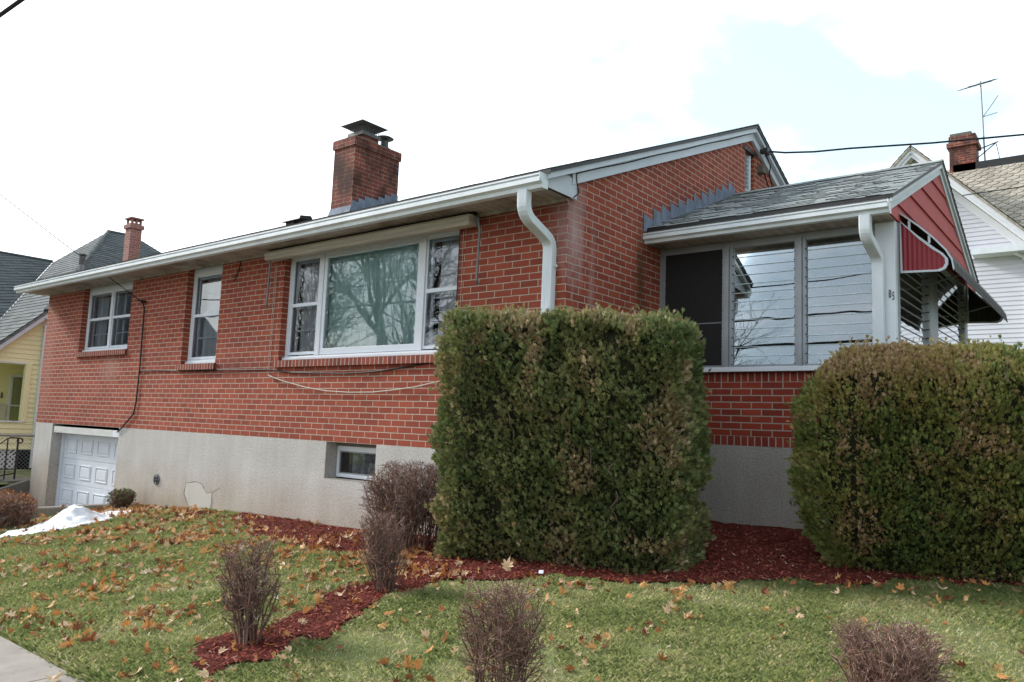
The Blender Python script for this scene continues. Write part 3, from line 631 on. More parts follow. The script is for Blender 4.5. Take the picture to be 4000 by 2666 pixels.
for k in range(11):
    t_ = k / 10 * .37
    for (x, y) in ((-6.225 + t_, 2.352), (-6.225 + t_, 2.728), (-6.228, 2.355 + t_), (-5.852, 2.355 + t_)): cap.box(x - .0025, x + .0025, y - .0025, y + .0025, fz + .16, fz + .30)
lz = fz + .30; c0 = (-6.04, 2.54); h_ = .285
for sx, sy, tx, ty in ((-1, -1, 1, -1), (1, -1, 1, 1), (1, 1, -1, 1), (-1, 1, -1, -1)):
    a_ = (c0[0] + sx * h_, c0[1] + sy * h_, lz); b_ = (c0[0] + tx * h_, c0[1] + ty * h_, lz); apx = (c0[0], c0[1], lz + .10)
    cap.prism([a_, b_, apx], (0, 0, -.006))
cap.build('chimney_cap', 'rust_metal', ch)
mb = MB(); mx_, my_ = -6.02, 2.98
def lathe(mb, cx, cy, prof, n=20):
    for (r0, z0), (r1, z1) in zip(prof, prof[1:]):
        for k in range(n):
            a, b = 2 * math.pi * k / n, 2 * math.pi * (k + 1) / n
            mb.quad((cx + r0 * math.cos(a), cy + r0 * math.sin(a), z0), (cx + r0 * math.cos(b), cy + r0 * math.sin(b), z0), (cx + r1 * math.cos(b), cy + r1 * math.sin(b), z1), (cx + r1 * math.cos(a), cy + r1 * math.sin(a), z1))
    return mb
lathe(mb, mx_, my_, [(.2, fz - .01), (.075, fz + .1), (.07, fz + .2)]); lathe(mb, mx_, my_, [(.13, fz + .235), (.16, fz + .25), (.12, fz + .275), (.001, fz + .30)]); lathe(mb, mx_, my_, [(.13, fz + .235), (.001, fz + .245)]); mb.box(mx_ - .005, mx_ + .005, my_ - .06, my_ + .06, fz + .2, fz + .24)
mb.build('vent_cowl', 'rust_metal', ch)
# stepped lead flashing round the chimney
mb = MB()
mb.quad((cx0 - .03, cy0 - .05, roofz(cy0) - .03), (cx1 + .02, cy0 - .05, roofz(cy0) - .03), (cx1 + .008, cy0 - .008, roofz(cy0) + .13), (cx0 - .008, cy0 - .008, roofz(cy0) + .13))
ns = 7
for k in range(ns):
    ya, yb = cy0 - .01 + (cy1 - cy0) * k / ns, cy0 - .004 + (cy1 - cy0) * (k + 1) / ns; xx = cx1 + .004 + .003 * (k % 2)
    zt_ = 3.52 + .0677 * round((roofz(yb) + .13 - 3.52) / .0677)
    mb.prism([(xx, ya, roofz(ya)), (xx, yb + .01, roofz(yb)), (xx, yb + .01, zt_ + .0), (xx, ya, zt_ + .015)], (.004, 0, 0))
for k in range(ns):
    ya, yb = cy0 + (cy1 - cy0) * k / ns, cy0 + (cy1 - cy0) * (k + 1) / ns
    mb.prism([(cx0 - .008, ya, roofz(ya)), (cx0 - .008, yb, roofz(yb)), (cx0 - .008, yb, roofz(yb) + .18), (cx0 - .008, ya, roofz(yb) + .18)], (.004, 0, 0))
mb.build('flashing', 'lead', ch)

# ---------------- downspout at the front corner
def spout(name, pts, parent, w_=.105, d_=.078, side=Vector((1, 0, 0))):
    fine = []
    for i in range(len(pts) - 1):
        a, b = Vector(pts[i]), Vector(pts[i + 1]); k = max(1, int((b - a).length / .02)) if (b - a).length < .6 else 1
        fine += [a.lerp(b, j / k) for j in range(k)]
    fine.append(Vector(pts[-1])); mb = MB(); mb.sweep(fine, w_, d_, side=side)
    o = mb.build(name, 'white_metal', parent)
    r = MB()
    for off in (-.034, -.017, 0, .017, .034): r.sweep([p + side * off + Vector((0, -.0, 0)) for p in fine], .006, d_ + .006, side=side)
    r.build('rib', 'white_metal', o); return bevel(o, .006)
def arc(p0, p1, p2, n=5): return [Vector(p0).lerp(Vector(p1), t) .lerp(Vector(p1).lerp(Vector(p2), t), t) for t in [k / n for k in range(n + 1)]]
spout('downspout', [(-.155, -.455, 2.335), (-.155, -.455, 2.25)] + arc((-.155, -.455, 2.22), (-.155, -.455, 2.13), (-.155, -.375, 2.085), 5) + arc((-.155, -.13, 1.985), (-.155, -.055, 1.955), (-.155, -.05, 1.88), 5) + [(-.155, -.05, 1.5), (-.155, -.05, -.8)], house)
# small hose bib on the downspout side
MB().tube([(-.085, -.03, 1.72), (-.075, -.05, 1.72)], .012, 8).build('eyelet', 'dirty_white', house)

# ---------------- retracted awning over the picture window
mb = MB(); pr = [(-.05, 2.335), (-.18, 2.318), (-.19, 2.29), (-.175, 2.262), (-.185, 2.235), (-.165, 2.212), (-.06, 2.215)]
mb.prism([(-4.52, a, b) for a, b in pr], (3.46, 0, 0)); aw = mb.build('rolled_awning', 'awning_box', house); bevel(aw, .004)
MB().tube([(-4.5, -.10, 2.345), (-1.04, -.10, 2.345)], .03, 10).build('canvas_roll', 'dark_fabric', aw)
for xs_, px in ((-1.03, -1.02), (-4.55, -4.56)):
    MB().tube([(xs_ - .02, -.06, 2.30), (xs_ + .02, -.10, 2.28), (xs_ + .035, -.11, 2.24), (xs_ + .05, -.10, 2.16), (px + .0, -.07, 1.66)], [.02, .02, .014, .012, .012], 8).tube([(px, -.075, 1.67), (px - .005, -.04, 1.63)], .014, 8).build('arm', 'galv', aw)
MB().tube([(-1.31, -.03, 2.2), (-1.32, -.02, 1.6), (-1.335, -.02, .9)], .005, 5).build('pull_cord', 'black', aw)
for xx in (-4.47, -4.505, -1.27): MB().tube([(xx, -.02, 2.2), (xx - .005, -.012, 1.5), (xx - .015, -.01, .77 if xx < -2 else .9)], .0025, 4).build('pull_cord', 'rope', aw)
MB().tube([(-4.46, -.03, .765), (-4.38, -.03, .75)], .012, 6).build('cleat', 'dark_metal_and_shade', aw)
pts = [(-4.42, -.04, .759), (-4.1, -.03, .69), (-3.698, -.035, .622), (-3.3, -.03, .578), (-2.896, -.03, .562), (-2.5, -.03, .565), (-2.185, -.035, .587), (-1.85, -.03, .62), (-1.35, -.03, .70), (-1.1, -.02, .74)]
MB().tube(pts, .006, 6).build('slack_cord', 'rope', aw)
# telephone cable clipped along the wall
cab = [(-10.5, -.95, 3.14), (-9.2, -.45, 2.55), (-7.97, -.09, 1.965), (-7.90, -.05, 1.93), (-7.87, -.03, 1.85), (-7.86, -.02, .9), (-7.88, -.02, .4), (-7.93, -.02, .22), (-8.3, -.02, -.02), (-8.4, -.02, -.07)]
MB().tube(cab[2:], .011, 6).build('wall_cable', 'black', house)
MB().tube([(-7.86, -.012, .84), (-7.8, -.02, .885), (-7.2, -.012, .878), (-6.456, -.02, .856), (-5.9, -.02, .853), (-5.452, -.02, .858), (-5.0, -.012, .85), (-4.45, -.012, .845), (-4.0, -.018, .80), (-3.576, -.02, .787), (-3.0, -.02, .775), (-2.502, -.02, .788), (-2.0, -.02, .835), (-1.671, -.012, .872), (-1.58, -.02, .85), (-1.512, -.02, .787)], .008, 6).build('wall_cable', 'black', house)
MB().box(-1.55, -1.44, -.035, -.0, .77, .795).build('cable_clamp', 'dark_metal_and_shade', house)
MB().tube([(-7.90, -.0, 1.95), (-7.90, -.09, 1.955)], .02, 8).build('wire_hook', 'dark_metal_and_shade', house)
MB().tube([(-5.33, -.01, 2.31), (-5.33, -.02, 2.2), (-5.40, -.02, 2.11), (-5.44, -.02, 2.05)], .007, 5).build('loose_cable', 'black', house)
# rake wire and service gear on the gable
pts = [(.05, y, roofz(y) - .108 + .005 * math.sin(y * 5)) for y in np.linspace(.05, 4.2, 22)]
MB().tube([(.04, .03, 2.36), (.045, .1, 2.42), (.048, .06, 2.52)] + pts, .006, 5).build('rake_wire', 'black', house)
sg = MB().tube([(.02, 4.55, 4.20), (.14, 4.6, 4.18)], .035, 8).box(.10, .16, 4.5, 4.62, 4.14, 4.22).build('service_anchor', 'dark_metal_and_shade', house)
MB().box(.0, .08, 4.55, 4.68, 3.90, 3.99).build('junction_box', 'concrete_dark', house)
MB().tube([(.1, 4.6, 4.16), (.13, 4.7, 4.02), (.1, 4.74, 3.9), (.08, 4.9, 3.78), (.12, 5.1, 3.78)], .009, 5).tube([(.06, 4.66, 3.9), (.07, 4.78, 3.75), (.09, 5.0, 3.70), (.12, 5.2, 3.8)], .009, 5).build('service_loop', 'black', house)

# ================================================================== PORCH (part of the house)
PY, PX = 1.8165, 2.355
pz = lambda y: 2.37 + .4225 * ((y if y < 3.8 else 7.6 - y) - 1.40)
mb = MB(); panel(mb, ('y', PY), 0, PX, .244, .786, [], .1); panel(mb, ('x', PX), PY, 5.5, .244, .786, [], .1)
pw = mb.build('porch_brick_wall', 'brick_porch', house, vshift=-.244 + .0677 * 4, ushift=.14)
mb = MB(); panel(mb, ('y', PY), 0, PX, .152, .244, [], .1); panel(mb, ('x', PX), PY, 5.5, .152, .244, [], .1); mb.build('soldier_course', 'soldier', house, vshift=.1)
mb = MB(); panel(mb, ('y', PY), 0, PX, .786, .880, [], .1); panel(mb, ('x', PX), PY, 5.5, .786, .880, [], .1); mb.build('soldier_course', 'soldier', house, vshift=-.70)
mb = MB(); panel(mb, ('y', PY + .002), 0, PX - .002, -1.2, .152, [], .1); panel(mb, ('x', PX - .002), PY + .002, 5.5, -1.2, .152, [], .1); mb.build('porch_foundation', 'stucco_porch', house)
bevel(MB().box(0, PX + .04, 1.745, 1.90, .883, .93).build('porch_sill', 'white', house), .004)
MB().box(PX - .12, PX + .04, 1.90, 5.5, .883, .93).build('porch_sill', 'white', house)
# interior
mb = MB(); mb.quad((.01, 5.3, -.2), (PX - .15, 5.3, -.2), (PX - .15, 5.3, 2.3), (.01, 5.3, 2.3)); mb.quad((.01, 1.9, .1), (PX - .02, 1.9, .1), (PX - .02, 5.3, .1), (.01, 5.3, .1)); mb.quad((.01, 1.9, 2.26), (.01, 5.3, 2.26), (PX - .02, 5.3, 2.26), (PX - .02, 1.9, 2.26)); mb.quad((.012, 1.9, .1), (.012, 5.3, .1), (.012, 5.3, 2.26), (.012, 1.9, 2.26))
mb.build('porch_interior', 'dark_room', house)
# jalousie windows
def jalousie(a, u0, u1, z0, z1, tilt, parent, name='jalousie_window', side_w=.035):
    ax, pv = a; sg_ = 1
    def bx(mb, ua, ub, da, db, za, zb):
        if ax == 'y': mb.box(ua, ub, pv + da, pv + db, za, zb)
        else: mb.box(pv - db, pv - da, ua, ub, za, zb)
    mb = MB(); bx(mb, u0, u0 + side_w, 0, .07, z0, z1); bx(mb, u1 - side_w, u1, 0, .07, z0, z1); bx(mb, u0 + side_w, u1 - side_w, 0, .07, z0, z0 + .025); bx(mb, u0 + side_w, u1 - side_w, 0, .07, z1 - .03, z1)
    fr = bevel(mb.build(name, 'aluminium', parent), .003)
    mb = MB(); cl = MB(); ed = MB(); n_ = int((z1 - z0 - .05) / .088); pit = (z1 - z0 - .055) / n_
    for k in range(n_):
        zc = z0 + .025 + pit * (k + .5); hh = pit * .54; c_, s__ = math.cos(tilt), math.sin(tilt)
        top = (.03 + hh * s__, zc + hh * c_); bot = (.03 - hh * s__, zc - hh * c_); th_ = .0045
        pr_ = [(bot[0], bot[1]), (bot[0] + th_, bot[1]), (top[0] + th_, top[1]), (top[0], top[1])]
        if ax == 'y': mb.prism([(u0 + side_w, pv + q, z) for q, z in pr_], (u1 - u0 - 2 * side_w, 0, 0))
        else: mb.prism([(pv - q, u0 + side_w, z) for q, z in pr_], (0, u1 - u0 - 2 * side_w, 0))
        bx(ed, u0 + side_w, u1 - side_w, bot[0] - .001, bot[0] + th_ + .001, bot[1] - .006, bot[1]) if tilt < .2 else bx(ed, u0 + side_w, u1 - side_w, bot[0] - .001, bot[0] + .006, bot[1] - .003, bot[1] + .002)
        for uu in (u0 + side_w - .006, u1 - side_w - .002): bx(cl, uu, uu + .008, -.004, .03, zc - hh, zc - hh + .012)
    mb.build('louvre_slats', 'glass_slat' if ax == 'y' else 'glass_side', fr); ed.build('slat_edges', 'slat_edge' if ax == 'y' else 'galv', fr); cl.build('slat_clips', 'dark_metal_and_shade', fr); return fr  # front strips are pale, painting the glint on the glass edges
JY = 1.775
jalousie(('y', JY), .04, .75, .93, 2.185, math.radians(3.2), house)
MB().box(.075, .715, JY - .006, JY - .003, .955, 2.155).build('insect_screen', 'black_mesh', house)
MB().box(.075, .715, JY - .009, JY - .0065, 1.385, 1.397).build('screen_bar', 'galv', house)
jalousie(('y', JY), .795, 1.49, .93, 2.185, math.radians(3.2), house)
jalousie(('y', JY), 1.53, 2.19, .93, 2.185, math.radians(3.2), house)
MB().box(.0, .04, JY + .005, JY + .1, .93, 2.185).box(.75, .795, JY - .02, JY + .1, .93, 2.185).box(1.49, 1.53, JY - .02, JY + .1, .93, 2.185).box(0, 2.19, JY + .005, JY + .1, 2.185, 2.24).build('window_mullion', 'aluminium', house)
mb = MB(); mb.box(.02, 2.19, 1.86, 1.862, .94, 2.2); 
bevel(MB().box(2.19, 2.36, 1.762, 1.84, .93, 2.235).build('corner_post', 'white', house), .004)
MB().box(2.335, 2.368, 1.84, 1.865, .93, 2.235).build('corner_trim', 'aluminium', house)
jalousie(('x', 2.365), 1.87, 3.17, .93, 2.24, math.radians(4), house)
jalousie(('x', 2.365), 3.58, 5.28, .93, 2.24, math.radians(4), house)
bevel(MB().box(2.30, 2.372, 3.17, 3.58, .93, 2.24).build('window_mullion', 'aluminium', house), .004); bevel(MB().box(2.30, 2.372, 5.28, 5.46, .93, 2.24).build('window_mullion', 'aluminium', house), .004)
MB().box(2.27, 2.274, 2.2, 5.1, .93, 1.25).build('reflection_sheet', 'reflection_film', house)  # added pale sheet, imitates reflections low in the end windows
# ceiling, gutter, fascia
MB().box(.0, 2.36, 1.5, 1.76, 2.226, 2.236).build('porch_soffit', 'soffit', house)
MB().box(-.035, 2.37, 1.49, 1.502, 2.23, 2.385).build('porch_fascia', 'dirty_white', house)
g2 = gutter('porch_gutter', -.045, 2.385, 1.488, 2.325, house, h=.10, w_=.10)
MB().prism([(2.385, 1.490 + a * .85, 2.323 + b * .87) for a, b in pr_ ] if False else [(2.385, 1.490, 2.335), (2.385, 1.490, 2.22), (2.385, 1.43, 2.22), (2.385, 1.385, 2.30), (2.385, 1.385, 2.335)], (.008, 0, 0)).build('end_cap', 'white_metal', g2)
spout('porch_downspout', [(2.19, 1.445, 2.23), (2.19, 1.445, 2.16)] + arc((2.19, 1.445, 2.13), (2.19, 1.445, 2.05), (2.20, 1.50, 2.01), 5) + arc((2.215, 1.65, 1.93), (2.225, 1.715, 1.90), (2.225, 1.715, 1.82), 5) + [(2.225, 1.715, 1.5), (2.225, 1.715, -.7)], house, .095, .075)
# roof
RXp = 2.42; mb = MB(); pup = Vector((0, 1, .4225)).normalized(); psl = math.sqrt(1 + .4225 ** 2); A = Vector((-.0, 1.465, pz(1.465)))
n = roof_slope(mb, A, (1, 0, 0), RXp, pup, (3.8 - 1.465) * psl, course=.118, butt=.002); tabs(mb, A, RXp, pup, (3.8 - 1.465) * psl, .118, n); prf = mb.build('porch_roof', ['shingle', 'dark_metal_and_shade'], house, vshift=vs_for(A, pup, n))
pub = Vector((0, -1, .4225)).normalized(); mb = MB(); A = Vector((0, 7.6 - 1.465, pz(1.465))); n = roof_slope(mb, A, (1, 0, 0), RXp, pub, (3.8 - 1.465) * psl, course=.118, butt=.02); mb.build('rear_slope', ['shingle', 'dark_metal_and_shade'], prf, vshift=vs_for(A, pub, n))
mb = MB()
for ya in (1.465, 7.6 - 1.465): mb.prism([(0, ya, pz(1.465) - .006), (0, 3.8, pz(3.8) - .006), (0, 3.8, pz(3.8) - .035), (0, ya, pz(1.465) - .035)], (RXp - .008, 0, 0))
mb.build('roof_deck', 'dark_metal_and_shade', prf)
mb = MB(); mb.prism([(0, 3.68, pz(3.68) + .014), (0, 3.8, pz(3.8) + .024), (0, 3.92, pz(3.92) + .014), (0, 3.8, pz(3.8))], (RXp, 0, 0)); mb.build('ridge_cap', 'shingle', prf)
for ya, yb in ((1.47, 3.8), (3.8, 6.13)):
    rake(ya, yb, .012, .075, 2.385, 2.408, 'trim_grey', 'porch_rake', house, pz); rake(ya, yb, .060, .150, 2.364, 2.385, 'trim_grey', 'porch_rake', house, pz)
# red gable siding with wide laps
mb = MB(); zs = [2.24, 2.40, 2.62, 2.84, 3.06, 3.30]
for a, b in zip(zs, zs[1:]):
    def yl(z): return max(1.50, 1.40 + (z + .04 - 2.37) / .4225 )
    ya0, ya1 = max(1.5, yl(a)), yl(min(b, 3.3)); 
    yb0, yb1 = 7.6 - ya0, 7.6 - ya1
    if a < 2.39: yb0, yb1 = min(yb0, 6.1), min(yb1, 6.1)
    mb.quad((2.378, ya0, a), (2.378, yb0, a), (2.360, yb1, b), (2.360, ya1, b)); mb.quad((2.34, ya0, a), (2.34, yb0, a), (2.378, yb0, a), (2.378, ya0, a))
mb.build('gable_siding', 'red_paint', house)
MB().box(2.30, 2.357, 1.5, 6.1, 2.2405, 2.26).build('gable_frame', 'red_paint', house)
# stepped flashing on the brick gable above the porch roof
mb = MB(); ns = 12
for k in range(ns):
    ya = 1.40 + 2.36 * k / ns; yb = 1.40 + 2.36 * (k + 1) / ns; xx = .003 + .003 * (k % 2)
    ztp = max(pz(ya), 0) + .205 + (.0 if k else -.02)
    mb.prism([(xx, ya - .005, pz(ya) - .02), (xx, yb, pz(yb) - .02), (xx, yb, ztp - .03 + random.uniform(-.01, .01)), (xx, ya - .005, ztp + random.uniform(-.01, .01))], (.004, 0, 0))
mb.build('step_flashing', 'lead', house)
# fixed metal awning over the end windows
prof = [(2.37, 2.335), (2.52, 2.20), (2.64, 2.075), (2.74, 1.95), (2.785, 1.86), (2.80, 1.765)]
def strip(prof, y0, y1, th, n_y=1, mi=0):
    mb = MB()
    for (xa, za), (xb, zb) in zip(prof, prof[1:]):
        mb.quad((xa, y0, za), (xb, y0, zb), (xb, y1, zb), (xa, y1, za)); mb.quad((xa - th * .7, y1, za - th), (xb - th * .7, y1, zb - th), (xb - th * .7, y0, zb - th), (xa - th * .7, y0, za - th))
        for yy in (y0, y1):
            q = [(xa, yy, za), (xb, yy, zb), (xb - th * .7, yy, zb - th), (xa - th * .7, yy, za - th)]; mb.quad(*(q if yy == y1 else q[::-1]))
    return mb
mb = strip(prof, 1.90, 5.50, .004)
for k in range(18):
    y = 1.95 + k * .2
    for (xa, za), (xb, zb) in zip(prof, prof[1:]): mb.box(0, 0, 0, 0, 0, 0) if False else mb.quad((xa + .004, y, za + .008), (xb + .008, y, zb + .006), (xb + .008, y + .03, zb + .006), (xa + .004, y + .03, za + .008))
hood = mb.build('window_hood', 'awning_under', house)
strip([(a + .003, b + .003) for a, b in prof], 1.885, 1.91, .012).build('edge_trim', 'trim_grey', hood)
sp_ = [(2.37, 2.262), (2.372, 1.77), (2.69, 1.757), (2.735, 1.775), (2.757, 1.815), (2.755, 1.865), (2.72, 1.915), (2.66, 1.968), (2.52, 2.10)]
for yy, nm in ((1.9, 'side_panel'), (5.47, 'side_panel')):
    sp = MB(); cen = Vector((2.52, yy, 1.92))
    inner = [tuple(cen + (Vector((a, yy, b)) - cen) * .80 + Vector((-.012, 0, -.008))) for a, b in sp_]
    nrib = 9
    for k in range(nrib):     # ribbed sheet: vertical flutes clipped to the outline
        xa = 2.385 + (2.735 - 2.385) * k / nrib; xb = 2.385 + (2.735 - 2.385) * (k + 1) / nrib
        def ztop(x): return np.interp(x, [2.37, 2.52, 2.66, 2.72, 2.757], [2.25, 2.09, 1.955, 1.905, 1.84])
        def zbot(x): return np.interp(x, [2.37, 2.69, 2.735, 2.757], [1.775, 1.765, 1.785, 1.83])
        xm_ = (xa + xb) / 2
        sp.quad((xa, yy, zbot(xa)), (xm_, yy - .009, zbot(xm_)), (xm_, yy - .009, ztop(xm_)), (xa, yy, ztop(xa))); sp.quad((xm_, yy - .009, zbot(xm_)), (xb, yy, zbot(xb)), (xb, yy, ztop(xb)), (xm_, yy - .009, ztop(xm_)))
    so_ = sp.build(nm, 'red_dark' if yy < 3 else 'awning_under', hood)  # far panel takes the dark underside colour, which paints its shade
    loop = [Vector((a, yy - .006, b)) for a, b in sp_]; loop.append(loop[0])
    tr = MB()
    for i in range(len(loop) - 1):
        a, b = loop[i], loop[i + 1]; ca = (cen - a) * .0; ia, ib = a + (cen - a).normalized() * .026, b + (cen - b).normalized() * .026
        ia.y = ib.y = yy - .012; tr.prism([tuple(Vector((a.x, yy - .012, a.z))), tuple(Vector((b.x, yy - .012, b.z))), tuple(ib), tuple(ia)], (0, .016, 0))
    tr.build('panel_frame', 'trim_grey', so_)
MB().box(2.44, 2.46, 1.89, 1.905, 2.17, 2.25).build('bracket', 'trim_grey', hood); MB().box(2.60, 2.62, 1.89, 1.905, 2.02, 2.09).build('bracket', 'trim_grey', hood)
for yy in (2.6, 4.6): MB().tube([(2.36, yy, 1.75), (2.78, yy, 1.86)], .008, 6).build('stay_rod', 'galv', hood)
# house number
def text_mesh(txt, size, loc, rot, mat, name, parent, ext=.002):
    cu = bpy.data.curves.new(name, 'FONT'); cu.body = txt; cu.size = size; cu.extrude = ext
    o = bpy.data.objects.new(name, cu); COL.objects.link(o); bpy.context.view_layer.update()
    dg = bpy.context.evaluated_depsgraph_get(); me = bpy.data.meshes.new_from_object(o.evaluated_get(dg)); bpy.data.objects.remove(o)
    o = bpy.data.objects.new(name, me); COL.objects.link(o); me.materials.clear(); me.materials.append(M[mat])
    o.location = loc; o.rotation_euler = rot; link(o, parent); return o
text_mesh('8', .105, (2.300, 1.757, 1.530), (math.pi / 2, 0, 0), 'dark_metal_and_shade', 'house_number_digit', house)
text_mesh('5', .105, (2.328, 1.757, 1.508), (math.pi / 2, 0, 0), 'dark_metal_and_shade', 'house_number_digit', house)
for o in list(bpy.data.objects):
    if o.name.startswith('house_number'): o.scale = (.42, 1, 1)

# ================================================================== GROUND
def grid(name, x0, x1, y0, y1, nx, ny, zf, mat, kind='structure', bumpy=0.0, skip=None):
    xs = np.linspace(x0, x1, nx); ys = np.linspace(y0, y1, ny); X, Y = np.meshgrid(xs, ys)
    Zz = zf(X, Y)
    if bumpy: Zz = Zz + bumpy * noise2(X.ravel(), Y.ravel(), 1.7, 3.1).reshape(X.shape) + bumpy * .4 * noise2(X.ravel(), Y.ravel(), 6, 1.1).reshape(X.shape)
    V_ = np.stack([X, Y, Zz], -1).reshape(-1, 3); idx = np.arange(nx * ny).reshape(ny, nx)
    F_ = np.stack([idx[:-1, :-1], idx[:-1, 1:], idx[1:, 1:], idx[1:, :-1]], -1).reshape(-1, 4)
    if skip is not None:
        c = V_[F_].mean(1); F_ = F_[~skip(c[:, 0], c[:, 1])]
    o = fastmesh(name, V_, F_, mat); 
    for p in o.data.polygons: p.use_smooth = True
    if kind: o['kind'] = kind
    return o
BUMP = .018
def gzb(x, y):
    x = np.asarray(x, float); y = np.asarray(y, float)
    return gz(x, y) + BUMP * noise2(x.ravel(), y.ravel(), 1.7, 3.1).reshape(x.shape) + BUMP * .4 * noise2(x.ravel(), y.ravel(), 6, 1.1).reshape(x.shape)
DRX = -8.28
def lawnz(X, Y):
    e = np.clip((SWY + .16 - Y) / .16, 0, 1)           # rounded verge at the sidewalk
    e2 = np.clip((X - DRX) / .5, 0, 1)
    return gz(X, Y) - .06 * e ** 2
grid('lawn', DRX, 9, SWY, 2.6, 260, 110, lawnz, 'lawn', bumpy=BUMP, skip=lambda x, y: (x < -.05) & (y > .12))
# mulch beds: one sheet just above the lawn where mulch is spread
def mulch_mask(x, y):
    n = .16 * noise2(x, y, 2.3, 8.8) + .13 * noise2(x, y, 8, 2.2) + .05 * noise2(x, y, 23, 1.2)
    edge = -1.17 + .59 * x                    # lawn edge running diagonally in front of the hedges
    a = (x > -.25 + n * 2) & (y > edge + n) & (x < 6)
    b = (x > -5.0 + n * 5) & (y > -.52 + n * 2 - .16 * np.clip((x + 4.5), 0, 2.6)) & (x <= 0)
    c = (np.abs((x + .28) * .93 + (y + 2.1) * .25 + n * 1.4) < .23) & (y > -3.35) & (y < -.7)
    dd = ((x + .15) / .33) ** 2 + ((y + 2.95) / .30) ** 2 < 1
    return a | b | c | dd
xs = np.arange(-6.8, 6.0, .045); ys = np.arange(-3.5, 2.4, .045); X, Y = np.meshgrid(xs, ys)
mk = mulch_mask(X.ravel(), Y.ravel()).reshape(X.shape)
Zz = gzb(X, Y) + .014 + .01 * noise2(X.ravel(), Y.ravel(), 14, .7).reshape(X.shape)
V_ = np.stack([X, Y, Zz], -1).reshape(-1, 3); idx = np.arange(X.size).reshape(X.shape)
ok = mk[:-1, :-1] & mk[:-1, 1:] & mk[1:, 1:] & mk[1:, :-1]
F_ = np.stack([idx[:-1, :-1], idx[:-1, 1:], idx[1:, 1:], idx[1:, :-1]], -1)[ok]
mo = fastmesh('mulch_bed', V_, F_, 'mulch'); mo['kind'] = 'structure'
def ismulch(x, y): return mulch_mask(np.asarray(x), np.asarray(y))
# sidewalk, road, far ground, driveway, side yard
def slab(name, x0, x1, y0, y1, z, mat, joint=None):
    mb = MB()
    if joint:
        x = x0
        while x < x1:
            mb.box(x + .005, min(x + joint, x1) - .005, y0, y1, z - .1, z); x += joint
        mb.quad((x0, y0, z - .015), (x1, y0, z - .015), (x1, y1, z - .015), (x0, y1, z - .015), mi=1)
    else: mb.quad((x0, y0, z), (x1, y0, z), (x1, y1, z), (x0, y1, z))
    return tag(mb.build(name, [mat, 'concrete_dark'] if joint else mat), kind='structure')
SWZ = -1.20
o = slab('sidewalk', -32.6, 30.6, -5.55, SWY - .0, SWZ, 'concrete', 1.5)
o.location.x = .45
slab('verge', -60, 60, -6.6, -5.56, SWZ - .015, 'lawn')
MB().box(-60, 60, -6.76, -6.6, -1.6, SWZ - .01).build('kerb', 'concrete')['kind'] = 'structure'
slab('road', -80, 80, -14, -6.76, -1.40, 'asphalt')
mb = MB(); mb.quad((-400, -400, -2.2), (400, -400, -2.2), (400, 400, -2.2), (-400, 400, -2.2)); mb.build('ground', 'lawn')['kind'] = 'structure'
mb = MB(); mb.quad((-80, -60, -1.42), (80, -60, -1.42), (80, -14, -1.42), (-80, -14, -1.42)); mb.build('far_verge', 'lawn')['kind'] = 'structure'
mb = MB(); mb.quad((-11.66, -5.5, -1.3), (DRX, -5.5, -1.3), (DRX, -.2, -2.05), (-11.66, -.2, -2.05)); mb.quad((-11.66, -.2, -2.05), (DRX, -.2, -2.05), (DRX, .3, -2.05), (-11.66, .3, -2.05)); mb.build('driveway', 'asphalt')['kind'] = 'structure'
grid('side_yard', -40, -11.8, SWY, 14, 60, 40, lambda X, Y: -1.12 + .004 * np.sin(X * 3 + Y * 2), 'lawn')
grid('back_yard', HL - .1, 60, 8.7, 60, 40, 30, lambda X, Y: -.62 + 0 * X, 'lawn')
grid('side_lawn', 2.6, 60, 2.58, 8.75, 40, 14, lambda X, Y: -.58 + 0 * X, 'lawn')
bevel(tag(MB().box(DRX - .14, DRX, -3.5, -.003, -2.2, -1.16).build('driveway_edging_wall', 'concrete'), 'low concrete retaining edge between the driveway and the lawn', 'retaining wall'), .02)
mb = MB(); mb.prism([(-11.8, -.003, -2.2), (-11.8, -3.6, -2.2), (-11.8, -3.6, -1.6), (-11.8, -.9, -1.33), (-11.8, -.003, -1.04)], (.15, 0, 0)); tag(mb.build('retaining_wall', 'concrete_dark'), 'sloping grey concrete retaining wall at the left end of the brick house', 'retaining wall')
st = tag(empty('concrete_steps', (-12.4, -.1, -1.12)), 'concrete landing and steps with iron railing at far left', 'steps')
MB().box(-12.9, -11.95, -.25, .35, -1.2, -1.07).build('landing', 'concrete_dark', st); MB().box(-12.9, -11.95, -.6, -.25, -1.35, -1.2).build('step', 'concrete_dark', st)
rl = tag(empty('iron_railing', (-12.3, -.1, -1.07)), 'black wrought iron stair railing with a scrolled end, far left', 'railing')
MB().tube([(-12.3, -.03, -1.07), (-12.3, -.03, -.32)], .018, 6).build('post', 'black_iron', rl); MB().tube([(-12.3, -.2, -1.07), (-12.3, -.2, -.34)], .013, 6).build('post', 'black_iron', rl)
sc = [(-12.3, .0 + .045 * math.sin(t), -.36 + .045 * math.cos(t)) for t in np.linspace(0, 5.5, 14)]
MB().tube([(-12.3, -1.2, -1.15), (-12.3, -.22, -.33), (-12.3, -.16, -.305)] + sc[:1] + sc, .014, 6).build('handrail', 'black_iron', rl)
MB().tube([(-12.3, -1.2, -1.6), (-12.3, -.25, -1.0), (-12.3, -.03, -.96)], .012, 6).build('bottom_rail', 'black_iron', rl)

